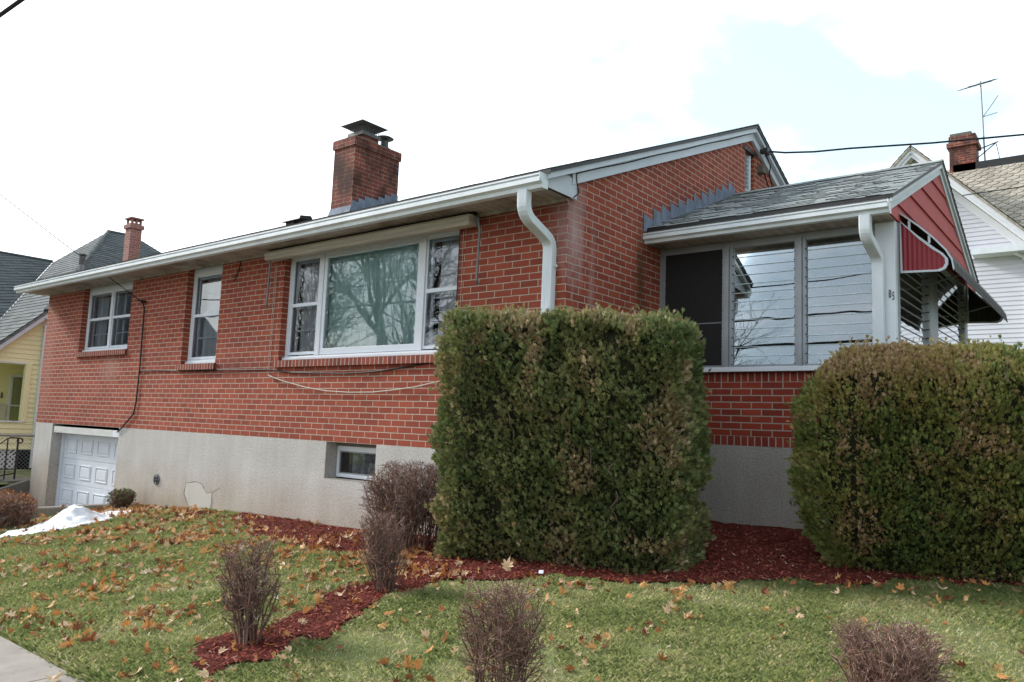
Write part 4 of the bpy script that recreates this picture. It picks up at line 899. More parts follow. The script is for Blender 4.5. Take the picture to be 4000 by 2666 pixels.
# ================================================================== YELLOW HOUSE
yh = tag(empty('yellow_house', (-17, 2, -1.1)), 'pale yellow clapboard house with dark hipped shingle roof and brick chimney, far left', 'house')
YX = -15.0
def laps(mb, P0, along, L_, z0, z1, step, nrm, clip=None):
    """lap siding on a vertical plane; clip(z) -> (a,b) range along the wall"""
    P0 = Vector(P0); a = Vector(along); n = Vector(nrm); z = z0
    while z < z1 - .001:
        zt_ = min(z + step, z1); r0 = clip(z) if clip else (0, L_); r1 = clip(zt_) if clip else (0, L_)
        if r0[1] > r0[0] and r1[1] >= r1[0]:
            p = [P0 + a * r0[0] + n * .014 + Vector((0, 0, z)), P0 + a * r0[1] + n * .014 + Vector((0, 0, z)), P0 + a * r1[1] + Vector((0, 0, zt_)), P0 + a * r1[0] + Vector((0, 0, zt_))]
            if (p[1] - p[0]).cross(p[3] - p[0]).dot(n) < 0: p = p[::-1]
            mb.quad(*p)
            q = [P0 + a * r0[0] + Vector((0, 0, z)), P0 + a * r0[1] + Vector((0, 0, z)), P0 + a * r0[1] + n * .014 + Vector((0, 0, z)), P0 + a * r0[0] + n * .014 + Vector((0, 0, z))]; mb.quad(*q)
        z = zt_
    return mb
rk = lambda y: 2.25 + .93 * (min(y, 1.107) - 1.107)
zc = lambda z: max(-2.2, 1.107 + (z - 2.25) / .93) if z < 2.25 else 1.107
mb = MB()
# wall above the porch opening (y -2.2..6), opening y<.93 between z -.05 and 1.22
laps(mb, (YX, 0, 0), (0, 1, 0), 0, 1.22, 2.25, .105, (1, 0, 0), clip=lambda z: (zc(z + .02), 6))
laps(mb, (YX, 0, 0), (0, 1, 0), 0, -.05, 1.22, .105, (1, 0, 0), clip=lambda z: (1.0, 6))
laps(mb, (YX, 0, 0), (0, 1, 0), 0, -.62, -.05, .105, (1, 0, 0), clip=lambda z: (-2.2, 6))
mb.build('siding_wall', 'siding_yellow', yh)
mb = laps(MB(), (YX - 1.2, 0, 0), (0, 1, 0), 0, -.1, 1.3, .105, (1, 0, 0), clip=lambda z: (-2.2, 3)); laps(mb, (0, 1.9, 0), (1, 0, 0), 0, -.1, 1.3, .105, (0, -1, 0), clip=lambda z: (YX - 1.2, YX)); mb.build('porch_recess_wall', 'siding_yellow', yh)
MB().box(YX - 1.3, YX - .02, -2.2, 1.95, 1.22, 1.26).build('porch_ceiling', 'siding_yellow', yh)
MB().box(YX - .1, YX + .022, .90, 1.02, -.05, 1.22).build('porch_post', 'siding_yellow', yh)
MB().box(YX, YX + .03, -2.2, .98, -.07, -.035).box(YX, YX + .02, -2.2, .95, 1.2, 1.235).build('porch_trim', 'white', yh)
wn = bevel(ring(MB(), 0, .40, -.9, 1.02, .06, 0, .04, .08, .1).build('porch_door', 'white', yh)); wn.rotation_euler = (0, 0, math.pi / 2); wn.location = (YX - 1.17, 1.02, 0)
link(wn, yh)
MB().box(YX - 1.18, YX - 1.17, 1.08, 1.36, -.8, .95).build('door_glass', 'glass', wn); MB().box(YX - 1.178, YX - 1.15, 1.06, 1.38, .28, .31).build('door_bar', 'white', wn)
MB().box(YX - 1.15, YX - 1.09, .78, .96, -.02, .33).build('letterbox', 'skin_label', yh); MB().box(YX - 1.18, YX - 1.16, .86, .90, .45, .58).build('house_plaque', 'concrete_dark', yh)
# skirt, lattice
MB().box(YX - .25, YX - .2, -2.2, 6, -1.1, -.62).build('skirt_void', 'dark_room', yh); MB().box(YX, YX + .03, -2.2, 1.2, -.65, -.62).build('skirt_trim', 'siding_yellow', yh)
mb = MB()
for k in range(30):
    for s_ in (1, -1):
        y0 = -1.8 + k * .1; pts = [(y0, -1.06), (y0 + .42 * s_, -.64)]
        (ya, za), (yb, zb) = pts
        def cl(y): return min(max(y, -2), .93)
        if max(ya, yb) > .93:
            t = (.93 - ya) / (yb - ya) if yb != ya else 1
            if ya > .93: ya, za = .93, za + (zb - za) * ((.93 - ya) / (yb - ya))
            else: yb, zb = .93, za + (zb - za) * t
        if (ya >= .93 and yb >= .93): continue
        mb.sweep([(YX - .03 + .012 * s_, ya, za), (YX - .03 + .012 * s_, yb, zb)], .010, .035, side=Vector((1, 0, 0)))
mb.build('lattice_panel', 'white', yh)
# downspout, gutter, rake
bevel(MB().box(YX + .03, YX + .11, 1.16, 1.40, -1.05, 2.12).build('downspout', 'white', yh), .01)
gy = MB(); gy.box(-14.98, -14.80, 1.11, 8, 2.24, 2.37); gy.box(-15.0, -14.99, 1.12, 8, 2.1, 2.3); gy.build('gutter', 'white', yh)
mb = MB(); mb.prism([(YX + .02, -2.0, 2.36 - .93 * 3.107), (YX + .02, -2.0, 2.20 - .93 * 3.107), (YX + .02, 1.107, 2.20), (YX + .02, 1.107, 2.36)], (.19, 0, 0)); bevel(mb.build('rake_board', 'trim_grey', yh), .01)
def roofpoly(name, pts, up_, mat, th=.05, step=.16):
    """planar roof slope clipped into courses with small butts"""
    P = [Vector(p) for p in pts]; n = (P[1] - P[0]).cross(P[2] - P[0]).normalized()
    if n.z < 0: n = -n; P = P[::-1]
    Z = Vector((0, 0, 1)); t = Z.cross(n).normalized(); b2 = n.cross(t).normalized()
    vv = [p.dot(b2) for p in P]; v0, v1 = min(vv), max(vv); mb = MB(); mb.prism([tuple(p - n * .012) for p in P], tuple(-n * th))
    def clip(poly, val, keep_above):
        o_ = []
        for i in range(len(poly)):
            a, b = poly[i], poly[(i + 1) % len(poly)]; da, db = a.dot(b2) - val, b.dot(b2) - val
            if not keep_above: da, db = -da, -db
            if da >= 0: o_.append(a)
            if (da >= 0) != (db >= 0): o_.append(a + (b - a) * (da / (da - db)))
        return o_
    v = v0
    while v < v1:
        c = clip(clip(P, v, True), min(v + step, v1), False)
        if len(c) >= 3:
            def lift(p): return p + n * (.012 * (1 - (p.dot(b2) - v) / step))
            mb.quad(*[tuple(lift(p)) for p in c])
            lo = [p for p in c if abs(p.dot(b2) - v) < 1e-5]
            if len(lo) >= 2: mb.quad(tuple(lo[0]), tuple(lo[-1]), tuple(lo[-1] + n * .012), tuple(lo[0] + n * .012))
        v += step
    return mb.build(name, mat, yh if up_ is None else up_, vshift=-v0)
pk = (-20.66, 4.76, 5.79)
roofpoly('front_slope', [pk, (-14.78, 1.107, 2.40), (-14.78, -.4, .998), (-15.5, -.4, .998), (-17.38, 1.06, 2.356), (-21.26, 3.51, 4.635)], None, 'shingle_mid')
roofpoly('side_slope', [pk, (-20.66, 5.6, 5.79), (-14.78, 8.3, 2.40), (-14.78, 1.107, 2.40)], None, 'shingle_dark')
roofpoly('wing_slope', [(-21.3, 3.51, 4.65), (-17.38, 1.06, 2.37), (-16.2, .33, 1.68), (-16.2, -7, 1.68), (-21.3, -7, 4.65)], None, 'shingle_dark')
mb = MB(); mb.tube([pk, (-14.78, 1.107, 2.40)], .06, 6); mb.tube([(-20.66, 5.6, 5.80), pk], .05, 6); mb.tube([(-21.3, -7, 4.66), (-21.3, 3.5, 4.66)], .05, 6); mb.build('hip_cap', 'shingle_dark', yh)
yc = bevel(MB().box(-17.20, -16.88, 3.72, 4.02, 3.2, 5.17).box(-17.24, -16.84, 3.68, 4.06, 5.17, 5.28).box(-17.19, -16.89, 3.73, 4.01, 5.28, 5.32).build('chimney', 'brick_pale', yh), .004)
mb = MB()
for (x, y) in ((-17.17, 3.75), (-17.17, 3.87), (-17.17, 3.98), (-16.92, 3.75), (-16.92, 3.87), (-16.92, 3.98)): mb.box(x - .03, x + .03, y - .02, y + .025, 5.32, 5.43)
mb.box(-17.23, -16.85, 3.69, 4.05, 5.43, 5.47); mb.build('chimney_top', 'brick_pale', yc)
MB().prism([(-16.75, 3.6, 3.62), (-16.75, 4.2, 3.66), (-16.79, 4.12, 3.95), (-16.79, 3.7, 3.95)], (-.01, 0, 0)).prism([(-16.74, 3.65, 3.5), (-17.3, 3.65, 3.95), (-17.3, 3.70, 4.25), (-16.79, 3.71, 3.95)], (0, .01, 0)).build('flashing', 'lead', yc)
MB().tube([(-16.3, 2.35, 3.0), (-16.3, 2.35, 3.85)], .06, 10).build('vent_pipe', 'galv', yh); MB().tube([(-16.3, 2.35, 3.85), (-16.3, 2.35, 4.05)], .075, 10).tube([(-16.3, 2.35, 4.07), (-16.3, 2.35, 4.10)], .10, 10).build('vent_cap', 'rust_metal', yh)
# chain-link fence
cf = tag(empty('chain_link_fence', (-13.4, 0, -1.12)), 'low chain-link fence with a grey top rail in front of the yellow house', 'fence')
MB().tube([(-13.4, -3, -.30), (-13.4, 7, -.30)], .024, 8).build('top_rail', 'aluminium', cf)
for y in (-2.2, .9 + .3, 3.6): MB().tube([(-13.4, y, -1.15), (-13.4, y, -.26)], .028, 8).build('post', 'aluminium', cf)
mb = MB()
for k in range(70):
    for s_ in (1, -1):
        y0 = -3 + k * .075; mb.tube([(-13.4, y0, -1.1), (-13.4, y0 + .8 * s_, -.3)], .0018, 3, cap=False)
mb.build('wire_mesh', 'aluminium', cf)

# ================================================================== WHITE HOUSE
wh = tag(empty('white_house', (2, 18, -.6)), 'white clapboard two-storey gabled house with scalloped pale roof behind the porch', 'house')
WY = 15.85; AX = -.24; AZ = 7.77; SL = 1.046
mb = laps(MB(), (0, WY, 0), (1, 0, 0), 0, -.6, 6.95, .11, (0, -1, 0), clip=lambda z: (AX - min(2.9, max(0, (AZ - .45 - z) / SL)), (9 if z < 4.79 else AX + max(0, (AZ - .45 - z) / SL))))
mb.build('siding_wall', 'siding_white', wh)
for s_ in (1, -1):
    def pt(dx, y, dz): return (AX + s_ * dx, y, AZ - SL * dx + dz)
    E_ = 3.05
    mb = MB(); mb.prism([pt(0, 15.40, -.02), pt(E_, 15.40, -.02), pt(E_, 15.40, -.20), pt(0, 15.40, -.20)], (0, .04, 0)); mb.prism([pt(0, 15.44, -.06), pt(E_, 15.44, -.06), pt(E_, 15.44, -.30), pt(0, 15.44, -.30)], (0, .03, 0)); bevel(mb.build('rake_board', 'white', wh), .01)
    mb = MB(); mb.quad(pt(0, 15.47, -.26), pt(E_, 15.47, -.26), pt(E_, WY, -.26), pt(0, WY, -.26))
    mb.build('rake_soffit', 'soffit_cream', wh)
    mb = MB()
    for k in range(34):
        d0 = k * .09; mb.prism([pt(d0, 15.48, -.268), pt(d0 + .006, 15.48, -.274), pt(d0 + .006, WY, -.274), pt(d0, WY, -.268)], (0, 0, -.004))
    mb.build('soffit_groove', 'concrete', wh)
    mb = MB(); mb.prism([pt(0, WY - .03, -.27), pt(E_, WY - .03, -.27), pt(E_, WY - .03, -.52), pt(0, WY - .03, -.52)], (0, .03, 0)); bevel(mb.build('frieze_board', 'white', wh), .01)
    P = [pt(0, 15.36, .0), pt(E_, 15.36, .0), pt(E_, 22, .0), pt(0, 22, .0)]
    roofpoly('gable_roof_slope', P, wh, 'shingle_pale', .05, .2)
MB().box(AX - .12, AX + .12, WY - .04, WY, 6.2, 6.7).build('gable_window', 'white', wh)
MB().prism([(AX - .09, WY - .05, 6.45), (AX + .09, WY - .05, 6.45), (AX, WY - .05, 6.62)], (0, .008, 0)).build('pane', 'glass', wh)
# main range roof, covered in scallop tiles
ms_ = (8.0 - 4.9) / (19.0 - 15.5); nn = Vector((0, -ms_, 1)).normalized(); uu = Vector((0, 1, ms_)).normalized()
mb = MB(); A0 = Vector((1.2, 15.5, 4.95)); Lr = (19.0 - 15.5) * math.sqrt(1 + ms_ ** 2)
mb.quad((2.55, 15.5, 4.92), (10, 15.5, 4.95 - .03), (10, 19, 8.02), (-.4, 19, 8.02), (-.4, 18.4, 7.45))
mb.build('main_roof', 'shingle_pale', wh)
scm = MB(); r_ = 0; v_ = .0
while v_ < Lr:
    x = -.6 + (.15 if r_ % 2 else 0)
    while x < 6.4:
        p = A0 + uu * v_; yy = p.y; lim = AX + (AZ + .02 - p.z) / SL if p.z < AZ else -9
        if x > lim - .15:
            j = random.uniform(-.012, .012)
            pts = [(-.145, .26), (-.145, .10), (-.09, .0 + j), (.0, -.035 + j), (.09, .0 + j), (.145, .10), (.145, .26)]
            q = [Vector((x + a, 0, 0)) + (Vector((0, p.y, p.z)) + uu * (b)) + nn * (.03 - .10 * max(0, b)) for a, b in pts]
            scm.quad(*[tuple(t) for t in q]); lo = q[1:6]
            for a, b in zip(lo, lo[1:]): scm.quad(tuple(a), tuple(b), tuple(b - nn * .022), tuple(a - nn * .022))
        x += .30
    v_ += .17; r_ += 1
scm.build('scallop_shingles', 'shingle_pale', wh)
MB().box(.15, 10, 18.9, 19.15, 7.95, 8.20).build('ridge_beam', 'dark_metal_and_shade', wh)
MB().box(1.05, 10, 15.36, 15.50, 4.78, 4.92).box(1.05, 10, 15.5, WY, 4.77, 4.80).build('gutter', 'white_metal', wh); MB().box(-3.2, 1.1, WY - .05, WY, 4.77, 4.82).build('belt_trim', 'white', wh)
MB().tube([(1.9, 15.5, 4.76), (2.05, 15.7, 4.70), (2.1, 15.8, 4.6), (2.1, 15.8, -.5)], .04, 8).build('downspout', 'white_metal', wh)
wc = bevel(MB().box(.06, .72, 18.9, 19.5, 7.6, 8.72).box(.0, .78, 18.84, 19.56, 8.72, 8.86).box(.05, .73, 18.89, 19.51, 8.86, 9.06).build('chimney', 'brick_old', wh), .008)
MB().box(.08, .62, 18.92, 19.4, 9.06, 9.14).build('chimney_pot', 'concrete_dark', wc)
mb = MB(); mb.prism([(.9, 15.2, -.6), (.9, 15.2, 1.85), (1.9, 15.2, .75), (1.9, 15.2, -.6)], (0, .6, 0)); bk = mb.build('bulkhead', 'siding_white', wh)
MB().sweep([(.85, 15.18, 1.92), (2.0, 15.18, .65)], .05, .06, side=Vector((0, 1, 0))).build('bulkhead_rake', 'white', bk)
an = tag(empty('tv_antenna', (.86, 19.2, 8.0)), 'thin rooftop television aerial on a mast beside the old brick chimney', 'antenna')
MB().tube([(.92, 19.15, 8.0), (.86, 19.1, 10.62)], .022, 6).build('mast', 'galv', an)
MB().tube([(.60, 18.8, 10.40), (1.08, 19.5, 10.72)], .02, 5).build('boom', 'galv', an)
for k in range(9):
    t = k / 8; c = Vector((.60, 18.8, 10.40)).lerp(Vector((1.08, 19.5, 10.72)), t); l_ = .45 - .28 * abs(t - .35) * 1.3
    MB().tube([c + Vector((-l_, .35 * l_, .0)), c + Vector((l_, -.35 * l_, -.0))], .005, 4).build('element', 'galv', an)
MB().tube([(.9, 19.1, 9.55), (1.15, 19.1, 9.9), (1.28, 19.1, 10.1)], .014, 5).tube([(.9, 19.1, 9.55), (1.25, 19.1, 9.6)], .012, 5).build('lower_element', 'galv', an)
MB().tube([(.72, 19.1, 8.6), (1.25, 19.1, 8.75)], .018, 5).tube([(.72, 19.1, 8.35), (1.2, 19.1, 8.73)], .016, 5).tube([(1.2, 19.1, 8.7), (1.28, 19.1, 8.2)], .01, 5).tube([(.72, 19.1, 8.3), (.95, 19.1, 8.1)], .014, 5).build('chimney_bracket', 'dark_metal_and_shade', an)

# ================================================================== WIRES
def wire(name, pts, r, label, mat='black', n=6): return tag(MB().tube(pts, r, n).build(name, mat), label, 'wire')
wire('telephone_wire', [(-19.6, -3.0, 8.6), (-15.94, -2.086, 6.42), (-13.75, -1.54, 5.2), (-11.557, -1.0, 3.987), (-9.73, -.55, 2.96), (-7.9, -.095, 1.961)], .007, 'thin black telephone wire running from the upper left to a hook on the brick wall')
p0 = Vector((.15, 4.6, 4.19)); 
wire('service_cable', [p0, (.35, 4.65, 4.15), (.7, 4.8, 4.14), (1.1, 5.0, 4.17), (2, 5.5, 4.22), (3, 6.0, 4.29), (5, 7.0, 4.45), (8, 8.4, 4.75), (12, 10, 5.2)], .013, 'twisted black service cable from the gable across the sky to the right')
wire('neighbour_wire', [(1.0, 14.6, 6.05), (3, 14.2, 5.95), (7, 13.6, 6.2)], .012, 'thin black wire crossing in front of the white house roof')
wire('overhead_cable', [(-12.5, -2.0, 7.2), (-7.82, -2.35, 5.55), (-7.45, -2.35, 5.58), (-3, -3, 8.2)][1:3] if False else [(-9.5, -2.7, 5.12), (-7.6, -2.35, 5.54), (-5.0, -1.85, 6.14)], .03, 'thick black overhead cable cutting across the top left corner')

# ================================================================== FOLIAGE
def unit(v): return v / np.maximum(np.linalg.norm(v, axis=-1, keepdims=True), 1e-9)
def sprays(P, Nn, size, tone, nleaf=7, flat=.5, width=.16, upbias=.35, spread=1.0):
    """fan-like sprays: P (n,3), Nn (n,3) outward direction, returns verts,faces,tone"""
    n = len(P); R = unit(rng.normal(size=(n, 3)))
    D = unit(Nn * .9 + R * .65 + np.array([0, 0, upbias])); side = unit(np.cross(D, unit(rng.normal(size=(n, 3)))))
    nor = np.cross(D, side); V_, T_ = [], []
    for k in range(nleaf):
        t = 0 if k == 0 else ((k + 1) // 2) / ((nleaf - 1) / 2); sgn = 0 if k == 0 else (1 if k % 2 else -1)
        base = P + D * size[:, None] * (.15 + .45 * t * .9) if k else P.copy()
        ang = sgn * (.55 + .25 * rng.random(n)) * spread
        dd = unit(D * np.cos(ang)[:, None] + side * np.sin(ang)[:, None] + nor * (rng.normal(size=n) * .18)[:, None])
        ln = size * (1.0 if k == 0 else .5 * (1.1 - .5 * t)); tip = base + dd * ln[:, None]
        wv = np.cross(dd, nor) * (size * width)[:, None]; mid = base + dd * (ln * .45)[:, None]
        V_.append(np.stack([base, mid + wv, tip, mid - wv], 1)); T_.append(tone + rng.normal(size=n) * .13)
    V_ = np.concatenate(V_); T_ = np.concatenate(T_); m = len(V_)
    return V_.reshape(-1, 3), np.arange(m * 4).reshape(-1, 4), np.clip(T_, 0, 1)
def poly_perim(poly, r, m):
    """points + normals around a convex polygon (ccw) inset by r and rounded by r"""
    poly = np.array(poly, float); n = len(poly); area = 0
    for i in range(n): area += poly[i][0] * poly[(i + 1) % n][1] - poly[(i + 1) % n][0] * poly[i][1]
    if area < 0: poly = poly[::-1]
    E_ = np.roll(poly, -1, 0) - poly; T_ = unit(E_); No = np.stack([T_[:, 1], -T_[:, 0]], -1)
    ins = []
    for i in range(n):
        n0, n1 = No[i - 1], No[i]; b = (n0 + n1) / (1 + n0 @ n1); ins.append(poly[i] - b * r)
    ins = np.array(ins); pts, nor = [], []
    for i in range(n):
        a, b = ins[i], ins[(i + 1) % n]; L_ = np.linalg.norm(b - a)
        for t in np.linspace(0, 1, max(2, int(L_ / .02))): pts.append(a + (b - a) * t + No[i] * r); nor.append(No[i])
        n1 = No[(i + 1) % n]; a0 = math.atan2(No[i][1], No[i][0]); a1 = math.atan2(n1[1], n1[0]); 
        while a1 < a0: a1 += 2 * math.pi
        for t in np.linspace(a0, a1, max(2, int((a1 - a0) * r / .02)))[1:-1]:
            q = np.array([math.cos(t), math.sin(t)]); pts.append(b + q * r); nor.append(q)
    pts = np.array(pts); nor = np.array(nor); s = np.r_[0, np.cumsum(np.linalg.norm(np.diff(pts, axis=0), axis=1))]
    u = rng.random(m) * s[-1]; i = np.searchsorted(s, u).clip(1, len(s) - 1); f = ((u - s[i - 1]) / np.maximum(s[i] - s[i - 1], 1e-9))[:, None]
    return pts[i - 1] * (1 - f) + pts[i] * f, unit(nor[i - 1] * (1 - f) + nor[i] * f), ins, s[-1]
def inpoly(poly, x, y):
    poly = np.array(poly, float); ins = np.ones(len(x), bool); n = len(poly); a = sum(poly[i][0] * poly[(i + 1) % n][1] - poly[(i + 1) % n][0] * poly[i][1] for i in range(n)); sg_ = 1 if a > 0 else -1
    for i in range(n):
        p, q = poly[i], poly[(i + 1) % n]; ins &= sg_ * ((q[0] - p[0]) * (y - p[1]) - (q[1] - p[1]) * (x - p[0])) > 0
    return ins
def hedge(name, label, poly, z0f, z1f, n_side, n_top, mat, prof, tonef, size=.05, rt=.16, lump=.05, r=.2):
    root = tag(empty(name, (np.mean([p[0] for p in poly]), np.mean([p[1] for p in poly]), z0f)), label, 'hedge')
    cxy = np.mean(np.array(poly), 0)
    XY, No, ins, per = poly_perim(poly, r, n_side); t = rng.random(n_side) ** .95
    zt = z1f(XY[:, 0], XY[:, 1]); Zq = z0f + t * (zt - z0f)
    hh = (zt - Zq); top_in = np.where(hh < rt, rt - np.sqrt(np.maximum(rt ** 2 - (rt - hh) ** 2, 0)), 0)
    off = prof(t) - top_in
    lm = lump * (noise2(XY[:, 0] * 1.0 + Zq * .6, XY[:, 1] - Zq * 1.3, 3.2, 5.5) + .6 * noise2(XY[:, 0] + Zq, XY[:, 1] + Zq * .9, 9, 1.3) + .35 * noise2(XY[:, 0] * 1.1 + Zq * 1.7, XY[:, 1] - Zq, 21, 6.3))
    lm += .05 * noise2(XY[:, 0] * .9 + XY[:, 1], Zq, 1.5, 3.9)
    gap = noise2(XY[:, 0] + XY[:, 1] * .8, Zq * .8, 4.6, 2.7) + .5 * noise2(XY[:, 0] + XY[:, 1] * .8, Zq, 12, 6.6)
    layer = rng.choice([0, -.03, -.07], n_side, p=[.5, .3, .2]) - .10 * np.clip((gap - .30) / .25, 0, 1) * .8
    layer = layer + (rng.random(n_side) < .035) * (.02 + .05 * rng.random(n_side))
    P = np.c_[XY + No * (off + lm + layer)[:, None], Zq]; nz_ = np.clip(1 - hh / rt, 0, 1); Nn = unit(np.c_[No, nz_ * 1.2])
    # top
    mn = np.array(poly).min(0); mx = np.array(poly).max(0); q = mn + (mx - mn) * rng.random((n_top * 3, 2)); q = q[inpoly(np.array(cxy) + (np.array(poly) - cxy) * .93, q[:, 0], q[:, 1])][:n_top]
    zt2 = z1f(q[:, 0], q[:, 1]) + lump * .7 * (noise2(q[:, 0], q[:, 1], 4, 2.2) + .5 * noise2(q[:, 0], q[:, 1], 14, 1.2)) + rng.choice([0, -.03, -.06], len(q)) + (rng.random(len(q)) < .06) * (.02 + .06 * rng.random(len(q))); pa = np.array(poly, float); de = np.full(len(q), 9.)
    for i_ in range(len(pa)):
        e0, e1 = pa[i_], pa[(i_ + 1) % len(pa)]; tv = (e1 - e0) / np.linalg.norm(e1 - e0); de = np.minimum(de, np.abs((q[:, 0] - e0[0]) * tv[1] - (q[:, 1] - e0[1]) * tv[0]))
    de = np.clip(de + .04, 0, rt); zt2 = zt2 - (rt - np.sqrt(np.maximum(rt ** 2 - (rt - de) ** 2, 0)))
    Pt_ = np.c_[q, zt2]; Nt = np.tile([0, 0, 1.], (len(q), 1))
    P = np.r_[P, Pt_]; Nn = np.r_[Nn, Nt]
    sz = size * (.6 + .7 * rng.random(len(P))); tn = tonef(P, Nn)
    br_ = noise2(P[:, 0] + P[:, 1] * .6, P[:, 2], 2.4, 12.1) + .4 * noise2(P[:, 0] + P[:, 1] * .6, P[:, 2], 9, 2.1); kk = (br_ > .22) & (rng.random(len(P)) < np.clip((br_ - .15) * 3, 0, .85)); tn = np.where(kk, .82 + .08 * rng.normal(size=len(P)), tn).clip(0, 1)
    V_, F_, T_ = sprays(P, Nn, sz, tn, nleaf=9, width=.055, spread=.75, upbias=.7); fastmesh('foliage', V_, F_, mat, T_, root)
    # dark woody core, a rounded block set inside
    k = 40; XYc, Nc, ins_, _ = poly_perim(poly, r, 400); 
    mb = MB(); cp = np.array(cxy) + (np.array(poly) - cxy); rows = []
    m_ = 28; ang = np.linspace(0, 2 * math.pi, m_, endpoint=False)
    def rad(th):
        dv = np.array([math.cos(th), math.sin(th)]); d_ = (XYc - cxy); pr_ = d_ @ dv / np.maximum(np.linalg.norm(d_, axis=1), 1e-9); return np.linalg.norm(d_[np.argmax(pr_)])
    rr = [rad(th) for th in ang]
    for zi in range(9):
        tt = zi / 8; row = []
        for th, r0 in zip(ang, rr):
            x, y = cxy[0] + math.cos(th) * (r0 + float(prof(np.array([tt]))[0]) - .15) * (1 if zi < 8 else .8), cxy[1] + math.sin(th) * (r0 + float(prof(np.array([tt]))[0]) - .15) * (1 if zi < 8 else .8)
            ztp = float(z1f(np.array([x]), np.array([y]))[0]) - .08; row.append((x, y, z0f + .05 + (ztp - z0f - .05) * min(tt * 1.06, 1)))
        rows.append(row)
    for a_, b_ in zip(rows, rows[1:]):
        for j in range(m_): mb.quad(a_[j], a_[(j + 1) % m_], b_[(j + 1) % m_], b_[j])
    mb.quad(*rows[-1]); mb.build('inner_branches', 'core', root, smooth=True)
    # a few bare stems showing through
    mb = MB(); XYs, Ns, _, _ = poly_perim(poly, r, 22)
    for k in range(22):
        zz = z0f + rng.random() * 1.5 + .1; p = Vector((XYs[k][0] + Ns[k][0] * (float(prof(np.array([(zz - z0f) / 2.1]))[0]) - .02), XYs[k][1] + Ns[k][1] * (float(prof(np.array([(zz - z0f) / 2.1]))[0]) - .02), zz)); q_ = [p]
        for j in range(5): q_.append(q_[-1] + Vector((rng.normal() * .022 + Ns[k][0] * .012, rng.normal() * .022 + Ns[k][1] * .012, .028 + rng.random() * .03)))
        MB().tube(q_, [.006, .005, .004, .0035, .003, .002], 4).build('bare_stem', 'stem_pale', root)
    return root
h1p = [(-.80, -.88), (1.34, -.32), (1.16, .55), (-.90, -.14)]
z1a = lambda x, y: 1.205 - .045 * (x + .8) - .09 * np.clip(x - 1.0, 0, 1)
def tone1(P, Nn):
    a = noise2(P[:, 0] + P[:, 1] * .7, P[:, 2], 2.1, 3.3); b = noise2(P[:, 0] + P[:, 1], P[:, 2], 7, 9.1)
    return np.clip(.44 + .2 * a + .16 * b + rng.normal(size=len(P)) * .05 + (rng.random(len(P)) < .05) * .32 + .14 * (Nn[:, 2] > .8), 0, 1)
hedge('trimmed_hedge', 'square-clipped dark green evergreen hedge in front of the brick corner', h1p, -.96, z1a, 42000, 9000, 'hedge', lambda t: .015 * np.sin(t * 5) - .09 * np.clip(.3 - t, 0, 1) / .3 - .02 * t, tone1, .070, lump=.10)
h2p = [(2.09, .40), (3.78, .78), (3.5, 1.62), (1.76, 1.10)]
z1b = lambda x, y: .96 - .22 * np.clip(2.3 - x, 0, 1) - .16 * np.clip(x - 3.2, 0, 1)
def tone2(P, Nn):
    a = noise2(P[:, 0] + P[:, 1] * .7, P[:, 2], 1.7, 7.7); b = noise2(P[:, 0] + P[:, 1], P[:, 2], 6, 4.1)
    br = np.clip((P[:, 2] - .25) / .5, 0, 1) * np.clip((3.3 - P[:, 0]) / .6, 0, 1) * np.clip((P[:, 0] - 1.85) / .3, 0, 1)      # browned upper face
    return np.clip(.40 + .18 * a + .14 * b + .36 * br + rng.normal(size=len(P)) * .05 + (rng.random(len(P)) < .04) * .3, 0, 1)
hedge('trimmed_hedge', 'bulging clipped evergreen hedge with a browned top, in front of the glazed porch', h2p, -.80, z1b, 44000, 11000, 'hedge_brown', lambda t: .09 * np.sin(np.clip(t, 0, 1) * math.pi) - .15 * np.clip(.3 - t, 0, 1) / .3 - .05 * np.clip(t - .75, 0, 1) / .25, tone2, .056, rt=.46, lump=.08, r=.34)

